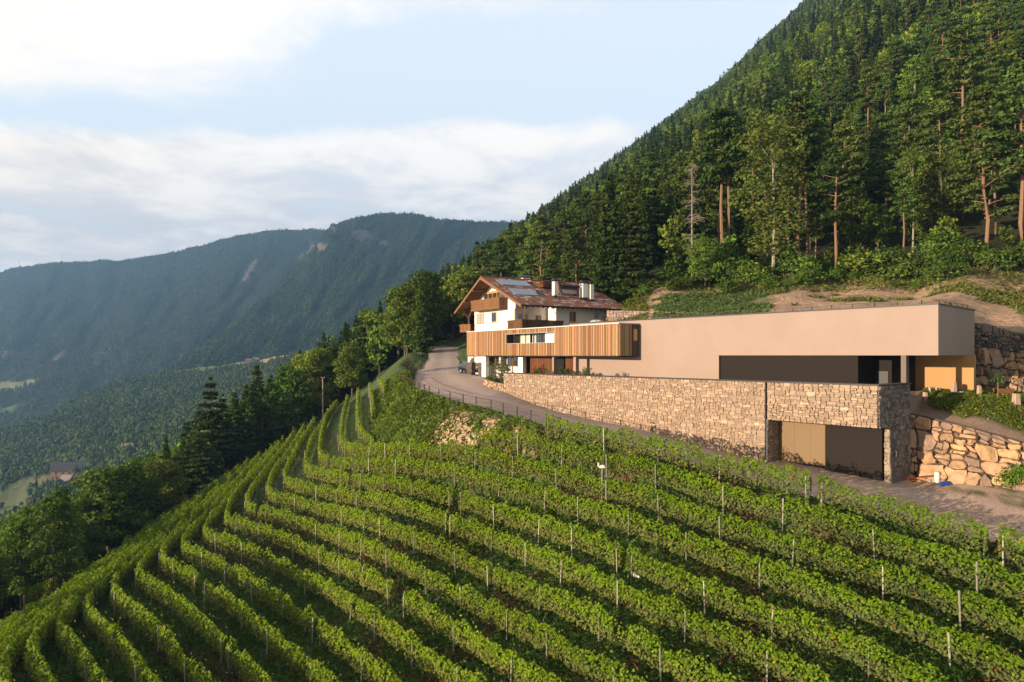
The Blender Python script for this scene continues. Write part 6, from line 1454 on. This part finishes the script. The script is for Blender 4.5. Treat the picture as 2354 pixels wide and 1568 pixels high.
rg = np.random.default_rng(4); cen = [(0.1, 0, 2.3), (-0.25, 0.05, 1.75), (0.2, 0, 1.55), (-0.1, 0, 2.0), (0.3, 0.1, 1.9)]
V, Q, T = blobs(np.array(cen), [0.28]*5, 260, 0.15, rg); c = np.array((0.09, 0.17, 0.03))*T[:, None]*rg.uniform(.7, 1.3, (len(T), 1)); mesh_np('crown', V, Q, m_leaf, sap, col=np.repeat(c, 4, 0))
mb = MB(); mb.col = (0.2, 0.14, 0.09); mb.tube([(0, 0, -0.3), (0.03, 0, 1.2), (0, 0, 2.3)], [0.05, 0.035, 0.015]); mb.build('trunk', m_bark, sap)
q = on_sheet(TG, 2317, 915)+Vector((0, 0.5, 0)); tr = thing('wooden_trough', 'old brown wooden trough on legs by the upper boulder wall', 'trough', q)
mb = MB(); mb.hexa([(-.6, -.25, .25), (.6, -.25, .25), (.6, .25, .25), (-.6, .25, .25), (-.75, -.35, .75), (.75, -.35, .75), (.75, .35, .75), (-.75, .35, .75)]); mb.build('trough_body', m_wood, tr)
for sx in (-.45, .45): mb = MB(); mb.box(sx-.06, sx+.06, -.25, .25, -.1, .26); mb.build('leg', m_wood, tr)
q = Vector(((2148-1177)/F*59.5, 59.5, 0)); q.z = sheet_z(TG, q.x, q.y); fr_ = thing('wooden_frame', 'small pale wooden frame leaning on the terrace floor before the ochre wall', 'frame', q, 0.3)  # open frame of bars, only pallet-like
for a, b in (((-.4, 0, .05), (.35, 0, .05)), ((.35, 0, .05), (.5, .3, .6)), ((.5, .3, .6), (-.25, .3, .6)), ((-.25, .3, .6), (-.4, 0, .05))): mb = MB(); mb.bar(a, b, 0.09); mb.build('bar', m_curtain, fr_)
def hose(name, pts, r, lab, m_): mb = MB(); mb.tube(pts, r, 6); return tag(mb.build(name, m_, smooth=True), lab, 'hose')
q0 = Vector(((2160-1177)/F*59.3, 59.3, 0)); q0.z = sheet_z(TG, q0.x, q0.y)
hose('garden_hose', [q0+Vector((t*1.1, 0.3*math.sin(t*3), 0.45*math.exp(-t*3)+0.06)) for t in np.linspace(0, 1.3, 14)], 0.04, 'pale grey hose trailing over the terrace floor', m_concrete)
q0 = Vector(((2208-1177)/F*58.9, 58.9, 0)); q0.z = sheet_z(TG, q0.x, q0.y)
hose('coiled_hose', [q0+Vector((0.42*math.cos(t)*(1-0.02*t), 0.3*math.sin(t), 0.08+0.012*t)) for t in np.linspace(0, 25, 90)], 0.035, 'coiled blue-grey hose beside the tall stone bollard', mat('hose blue grey', (0.25, 0.32, 0.38), rough=0.6))
# foot of the lower boulder wall
def yard(u, v): return on_sheet(RG, u, v)
q = yard(2100, 1103); pl = thing('timber_pile', 'pile of orange-brown planks and a beam beside the end pier', 'planks', q, -0.25)
r3 = random.Random(9)
for k in range(5):
    mb = MB(); y0 = -0.3+0.22*(k % 3); z0 = 0.02+0.14*(k//3+0.4*(k % 2)); mb.col = tuple(c*r3.uniform(.8, 1.3) for c in (2.6, 2.3, 1.8)); mb.hexa([Vector(p) for p in [(-.95+.1*k, y0, z0), (.9, y0-.1, z0), (.9, y0+.12, z0), (-.95+.1*k, y0+.2, z0), (-.95+.1*k, y0, z0+.13), (.9, y0-.1, z0+.13), (.9, y0+.12, z0+.13), (-.95+.1*k, y0+.2, z0+.13)]]); mb.build('plank', m_wood, pl)
q = yard(2112, 1098)+Vector((0.1, 0.2, 0.42)); gm = thing('black_engine', 'small black engine lying on the plank pile', 'engine', q)
mb = MB(); mb.box(-.28, .1, -.2, .2, 0, .32); mb.tube([(.05, 0, .12), (.42, 0, .16)], 0.14, 10); mb.tube([(-.2, -.1, .3), (-.1, -.1, .5), (.2, -.1, .48)], 0.04); mb.build('housing', m_dark, gm, bevel=0.03)
q = yard(2152, 1110); br_ = thing('white_barrel', 'upright white plastic barrel at the foot of the boulder wall', 'barrel', q)
mb = MB(); mb.tube([(0, 0, 0), (0, 0, .05), (0, 0, .4), (0, 0, .75), (0, 0, .8)], [0.17, 0.185, 0.19, 0.185, 0.15], 16); mb.build('drum', mat('white plastic', (0.75, 0.73, 0.68), rough=0.5), br_, smooth=True)
mb = MB(); mb.tube([(0, 0, .8), (0, 0, .84)], 0.12, 12); mb.build('lid', m_concrete, br_)
for k, (u, v, s) in enumerate(((2136, 1106, .26), (2141, 1109, .20))):
    q = yard(u, v); mb = MB(); r4 = random.Random(k+2)
    for j in range(3): mb.tube([q+Vector((0, 0, s*.9*f)) for f in (0, .4, .8, 1)], [s*.5, s*.62, s*.45, s*.12], 7)
    tag(mb.build('field_stone', m_found, smooth=True), ('larger' if k == 0 else 'smaller')+' pale stone lying between the planks and the white barrel', 'stone')
q = yard(2175, 1115); nb_ = 12; V = []; fs = []
for i in range(nb_):
    for j in range(8): x_, y_ = -0.55+1.1*i/(nb_-1), -0.3+0.6*j/7; V.append((q.x+x_, q.y+y_, q.z+0.02+0.28*max(0, 1-(x_/.55)**2)*max(0, 1-(y_/.3)**2)+0.10*float(fbm(np.array([x_*9+5]), np.array([y_*9]), 1.2, 7)[0])))
o = mesh_np('blue_tarpaulin', V, grid_faces(nb_, 8), mat('blue tarpaulin', (0.02, 0.06, 0.28), rough=0.45)); tag(o, 'crumpled blue tarpaulin on the ground right of the white barrel', 'tarpaulin')
q = Vector((42.6, 62.4, 2.2)); V = []
for i in range(10):
    for j in range(6): x_, y_ = -0.5+1.0*i/9, -0.35+0.7*j/5; V.append((q.x+x_, q.y+y_-0.3, q.z-0.55+0.22*max(0, 1-(x_/.5)**2)))
o = mesh_np('black_sheet', V, grid_faces(10, 6), m_dark); tag(o, 'black plastic sheet lying on the rubble beside the winery corner', 'plastic sheet')
mb = MB(); W.box(mb, 45.62, 45.72, 2.3, 2.75, -7.7, -7.25)
tag(mb.build('utility_box', m_dark), 'small dark utility box set in the end face of the stone wall', 'utility box')
# climbing green on the boulder wall
rg = np.random.default_rng(14)
for (s_, t_, n_, lab) in ((9.3, 2.0, 700, 'bright green creeper hanging on the lower boulder wall, upper clump'), (8.6, 1.3, 260, 'small green creeper clump on the lower boulder wall, left clump')):
    c0 = np.array([f0(s_+a, t_+b, 0.35+abs(c)*.2) for a, b, c in zip(rg.normal(size=n_)*.28, rg.normal(size=n_)*.36, rg.normal(size=n_))]); V, Q = cards(c0, rg.uniform(.10, .2, n_), np.tile((-.4, -.8, .4), (n_, 1)), rg); c = np.array((0.12, 0.21, 0.03))*rg.uniform(.6, 1.3, (n_, 1))
    tag(mesh_np('creeper', V, Q, m_grass, col=np.repeat(c, 4, 0)), lab, 'creeper')
# plants before the house
def pot(u, v, Y, h, r, lab, col_, fl=None, potc=None):
    x = (u-1177)/F*Y; z = sheet_z(TG, x, Y); t = thing('potted_plant', lab, 'potted plant', (x, Y, z)); rg = np.random.default_rng(int(u))
    mb = MB(); mb.hexa([(-.35*r, -.35*r, 0), (.35*r, -.35*r, 0), (.35*r, .35*r, 0), (-.35*r, .35*r, 0), (-.45*r, -.45*r, .6), (.45*r, -.45*r, .6), (.45*r, .45*r, .6), (-.45*r, .45*r, .6)]); mb.build('planter', potc or m_concrete, t)
    cen = [(rg.uniform(-.5, .5)*r, rg.uniform(-.4, .4)*r, .6+rg.uniform(.15, 1)*(h-.6)) for _ in range(9)]
    V, Q, T = blobs(np.array(cen), [r*.32]*9, 420/max(r, .5), 0.14, rg); c = np.array(col_)*T[:, None]*rg.uniform(.7, 1.3, (len(T), 1))
    if fl: k = rg.random(len(T)) < 0.16; c[k] = fl
    mesh_np('foliage', V, Q, m_leaf, t, col=np.repeat(c, 4, 0))
pot(1240, 855, 86.5, 1.75, 1.6, 'oleander with red flowers in front of the brown timber gate', (0.07, 0.11, 0.03), (0.5, 0.06, 0.05))
pot(1293, 858, 82.5, 1.7, 1.0, 'grey box planter with a small shrub before the dark lobby', (0.07, 0.11, 0.03))
pot(1310, 858, 81.5, 1.6, 1.0, 'small shrub in a planter just right of the grey box planter', (0.08, 0.12, 0.03))
pot(1338, 860, 79.0, 1.55, 1.3, 'pink-flowering shrub behind the coping of the long stone wall, left of two', (0.07, 0.10, 0.03), (0.55, 0.22, 0.30))
pot(1352, 860, 77.5, 1.8, 1.2, 'green shrub behind the coping of the long stone wall, right of two', (0.07, 0.10, 0.03))
x_, y_ = (1150-1177)/F*89.5, 89.5; plant('olive', x_, y_, 3.4, 'bushy grey-green olive tree at the left end of the long stone wall', var=0, z=sheet_z(TG, x_, y_)-0.1, sx=0.95)
for k, (s_, o_) in enumerate(((1.5, .5), (3.5, .5), (5.5, .45), (6.8, .4))):
    q = pmap(s_, 0.85, -0.45); plant('bush', q.x, q.y, 0.7, ('first', 'second', 'third', 'last')[k]+' low creeping juniper on the planter wall, counted from the long stone wall', 'low junipers on the planter wall', var=2, z=q.z, sx=1.4)
# white covered furniture on the roof terrace
q = Wi.p(-8.6, 1.6, HZ); wt = []
for i in range(12):
    for j in range(9): x_, y_ = -0.9+1.8*i/11, -0.6+1.2*j/8; r_q = max(0, 1-(x_/.9)**4)*max(0, 1-(y_/.6)**4); wt.append((q.x+x_, q.y+y_, q.z+0.5*r_q*(0.75+0.5*float(fbm(np.array([x_*4+3]), np.array([y_*4]), 1.0, 8)[0]+.5)*.6)))
tag(mesh_np('covered_furniture', wt, grid_faces(12, 9), m_white, smooth=True), 'garden furniture under a white cover on the roof terrace before the house', 'furniture')
# ---- the car
cq = Vector(((1082-1177)/F*108.8, 108.8, 0)); cq.z = sheet_z(RG, cq.x, cq.y)
car = thing('parked_car', 'dark blue-black estate car parked behind the white arch', 'car', cq, math.radians(-52))
m_paint = mat('dark blue paint', (0.008, 0.012, 0.022), rough=0.18, spec=0.6, coat=1.0); m_tyre = mat('tyre', (0.015, 0.015, 0.015), rough=0.9)
prof = [(-2.3, .55), (-2.32, .95), (-2.15, 1.08), (-1.85, 1.55), (-1.4, 1.68), (0.2, 1.66), (0.95, 1.12), (1.9, 1.0), (2.28, .80), (2.33, .45), (2.1, .32), (-2.1, .32)]
def wy(z): return 0.93 if z < 1.05 else 0.93-0.27*(z-1.05)/0.63
mb = MB(); n_ = len(prof); Lf = [(x, -wy(z), z) for x, z in prof]; Rt = [(x, wy(z), z) for x, z in prof]; mb.add(Lf+Rt, [tuple(range(n_)), tuple(range(2*n_-1, n_-1, -1))]+[(i, n_+i, n_+(i+1) % n_, (i+1) % n_) for i in range(n_)]); mb.build('body', m_paint, car, bevel=0.06)
mb = MB()
for s in (-1, 1): mb.add([(-1.75, s*(wy(1.15)+.012), 1.14), (0.72, s*(wy(1.15)+.012), 1.14), (0.12, s*(wy(1.58)+.012), 1.58), (-1.45, s*(wy(1.58)+.012), 1.58)], [(0, 1, 2, 3)])
mb.add([(0.93, -.82, 1.16), (0.93, .82, 1.16), (0.26, .66, 1.635), (0.26, -.66, 1.635)], [(0, 1, 2, 3)]); 
mb.build('windows', m_glass, car)
for sx in (-1.45, 1.45):
    for sy in (-0.84, 0.84):
        mb = MB(); mb.tube([(sx, sy-.11, .34), (sx, sy+.11, .34)], .34, 18); wh = mb.build('wheel', m_tyre, car); mb = MB(); mb.tube([(sx, sy-.125, .34), (sx, sy+.125, .34)], .2, 10); mb.build('rim', m_alu, wh)
for sy in (-.68, .68):
    mb = MB(); mb.box(2.16, 2.33, sy-.2, sy+.2, .68, .84); mb.build('headlight', mat('lamp glass', (0.6, 0.6, 0.6), rough=0.1), car)
mb = MB(); mb.box(2.28, 2.35, -.55, .55, .42, .62); mb.build('grille', m_dark, car)
for sy in (-.62, .62): mb = MB(); mb.bar((-1.5, sy, 1.72), (0.1, sy, 1.70), .04); mb.build('roof_rail', m_alu, car)
# ---- pole in the wood, post with the white box, dead trunk
px_ = (742-1177)/F*140; pz = float(ground(np.array([px_]), np.array([140.0]))[0]); pole = thing('power_pole', 'grey wooden power pole standing above the upper ends of the vine rows', 'pole', (px_, 140, pz))
ph = (817-868)/F*140-pz
mb = MB(); mb.col = (0.32, 0.25, 0.19); mb.tube([(0, 0, -1), (0, 0, ph)], [0.17, 0.11], 8); mb.build('mast', m_bark, pole)
mb = MB(); mb.bar((0, 0, ph-0.2), (-4.5, 2.0, ph-5.5), 0.025); mb.build('guy_wire', m_rust, pole)
for s in (-.3, .3): mb = MB(); mb.tube([(s, 0, ph-.1), (s, 0, ph+.15)], .06, 6); mb.build('insulator', m_found, pole)
h = hit(1384, 1159, 0); hh_ = 3.0
st = thing('weather_station', 'white box on a tall thin grey pole rising out of the vines below the fence', 'sensor post', h); mb = MB(); mb.tube([(0, 0, -.3), (0, 0, hh_-.1)], .04, 8); mb.build('pole', m_alu, st)
mb = MB(); mb.prism([(-.22, -.16, hh_-.05), (.20, -.16, hh_-.05), (.25, -.16, hh_+.08), (.1, -.16, hh_+.2), (-.18, -.16, hh_+.15)], (0, .32, 0)); mb.tube([(-.30, 0, hh_+.05), (-.30, 0, hh_+.38)], .06, 8); mb.build('housing', m_white, st, bevel=.03)
h = Vector(hit(1463, 1352, 0)); mb = MB(); mb.prism([h+Vector(p) for p in ((-.2, 0, .75), (.16, 0, .68), (.2, 0, .8), (-.1, .1, .88))], (0, .3, .05)); tag(mb.build('plastic_sheet', m_white), 'small white plastic sheet caught among the vines', 'plastic sheet')
dx_ = (206-1177)/F*97; dz_ = float(ground(np.array([dx_]), np.array([97.0]))[0]); th_ = (817-1164)/F*97-dz_
mb = MB(); mb.col = (0.30, 0.25, 0.22); kk = [(0, 0, -1), (.1, 0, th_*.3), (-.15, 0, th_*.55), (.35, 0, th_*.72), (-.25, 0, th_*.88), (-.15, 0, th_)]
mb.tube([Vector(p)+Vector((dx_, 97, dz_)) for p in kk], [.6, .5, .42, .38, .3, .22], 9); tag(mb.build('dead_tree', m_bark, smooth=True), 'twisted bare dead trunk sticking out of the trees at the left', 'dead trunk')
# ---- farm buildings in the valley
def farmhouse(G, u, v, wpx, lab, roofc, wallc, ratio=0.5, rot=0.0, name='farm_building', hr=0.55):
    q = on_sheet(G, u, v); w = wpx/F*q.y; d_ = w*ratio; h_ = w*0.22; t = thing(name, lab, 'farm building', q-Vector((0, 0, 1)), rot)
    mr = mat('far roof', roofc, rough=0.8); mw = mat('far wall', wallc, rough=0.9)
    mb = MB(); mb.box(-w/2, w/2, -d_/2, d_/2, 0, h_+1); mb.prism([(-w/2, -d_/2, h_+1.003), (-w/2, d_/2, h_+1.003), (-w/2, 0, h_+1+d_*hr)], (w, 0, 0)); mb.build('wall', mw, t)
    for s in (-1, 1): mb = MB(); mb.prism([(-w*.55, s*d_*.62, h_+1-d_*.12*hr*2), (w*.55, s*d_*.62, h_+1-d_*.12*hr*2), (w*.55, 0, h_+1.3+d_*hr), (-w*.55, 0, h_+1.3+d_*hr)], (0, 0, .35)); mb.build('roof', mr, t)
    mb = MB()
    for k in range(4): x0 = -w*.38+k*w*.22; mb.box(x0, x0+w*.08, -d_/2-.05, -d_/2, h_*.35, h_*.75)
    mb2 = [];
    for k in range(4): x0 = -w*.38+k*w*.22; m1 = MB(); m1.box(x0, x0+w*.08, -d_/2-.05, -d_/2, 1+h_*.35, 1+h_*.75); m1.build('window', m_dark, t)
    return t
_spur = [o for o in C.objects if o.name == 'valley_spur'][0]
co = np.empty(len(_spur.data.vertices)*3, np.float32); _spur.data.vertices.foreach_get('co', co); SG = co.reshape(-1, 3)
farmhouse(SG, 161, 1092, 66, 'long farm barn with a dark roof in the valley at the left', (0.05, 0.05, 0.06), (0.24, 0.15, 0.11), ratio=0.42, rot=0.1)
farmhouse(SG, 155, 1108, 26, 'small grey-roofed shed in front of the long valley barn', (0.25, 0.21, 0.22), (0.20, 0.13, 0.09), ratio=0.6, rot=-0.2)
farmhouse(SG, 136, 1102, 16, 'tiny red-brown shed at the left end of the long valley barn', (0.24, 0.12, 0.10), (0.4, 0.3, 0.28), ratio=0.6, rot=0.2)
farmhouse(SG, 293, 1034, 24, 'white house with a pale reddish roof peeping over the trees below the spruces', (0.27, 0.19, 0.18), (0.7, 0.68, 0.65), ratio=0.7, rot=0.15)
farmhouse(SG, 591, 829, 11, 'small white farmhouse on the sunlit meadow ridge', (0.30, 0.22, 0.2), (0.85, 0.82, 0.78), ratio=0.8, rot=0.3)
farmhouse(SG, 569, 829, 12, 'low reddish barn left of the white farmhouse on the meadow ridge', (0.30, 0.18, 0.15), (0.3, 0.18, 0.14), ratio=0.5, rot=0.3)
_fm = [o for o in C.objects if o.name == 'far_mountain'][0]; co = np.empty(len(_fm.data.vertices)*3, np.float32); _fm.data.vertices.foreach_get('co', co); FG = co.reshape(-1, 3)
for u, lab in ((46, 'steel pylon on the far ridge near the left edge'), (140, 'steel pylon on the far ridge farther right')):
    k = np.where(np.abs(1177+F*FG[:, 0]/FG[:, 1]-u) < 3)[0]; q = Vector(FG[k[(FG[k, 2]/FG[k, 1]).argmax()]]); t = thing('pylon', lab, 'pylon', q); H_ = 34
    mb = MB()
    for s in (-1, 1):
        for r in (-1, 1): mb.bar((s*4, r*4, -3), (s*.8, r*.8, H_), 0.8)
    for z_ in (H_*.7, H_*.88): mb.bar((-9, 0, z_), (9, 0, z_), 0.8)
    mb.build('lattice_mast', m_alu, t)
# ---------------------------------------------------------------- the air of the valley
hz = MB(); hz.box(-3300, 1900, -60, 4300, -333, 800)
m = bpy.data.materials.new('haze'); m.use_nodes = True; N = m.node_tree.nodes; N.clear()
pv = N.new('ShaderNodeVolumePrincipled'); pv.inputs['Color'].default_value = (0.30, 0.58, 1.0, 1); pv.inputs['Density'].default_value = 0.00016; pv.inputs['Anisotropy'].default_value = 0.25
ou = N.new('ShaderNodeOutputMaterial'); m.node_tree.links.new(pv.outputs[0], ou.inputs['Volume'])
ho = hz.build('haze', m); tag(ho, 'thin blue evening haze filling the valley', 'haze', kind='stuff')
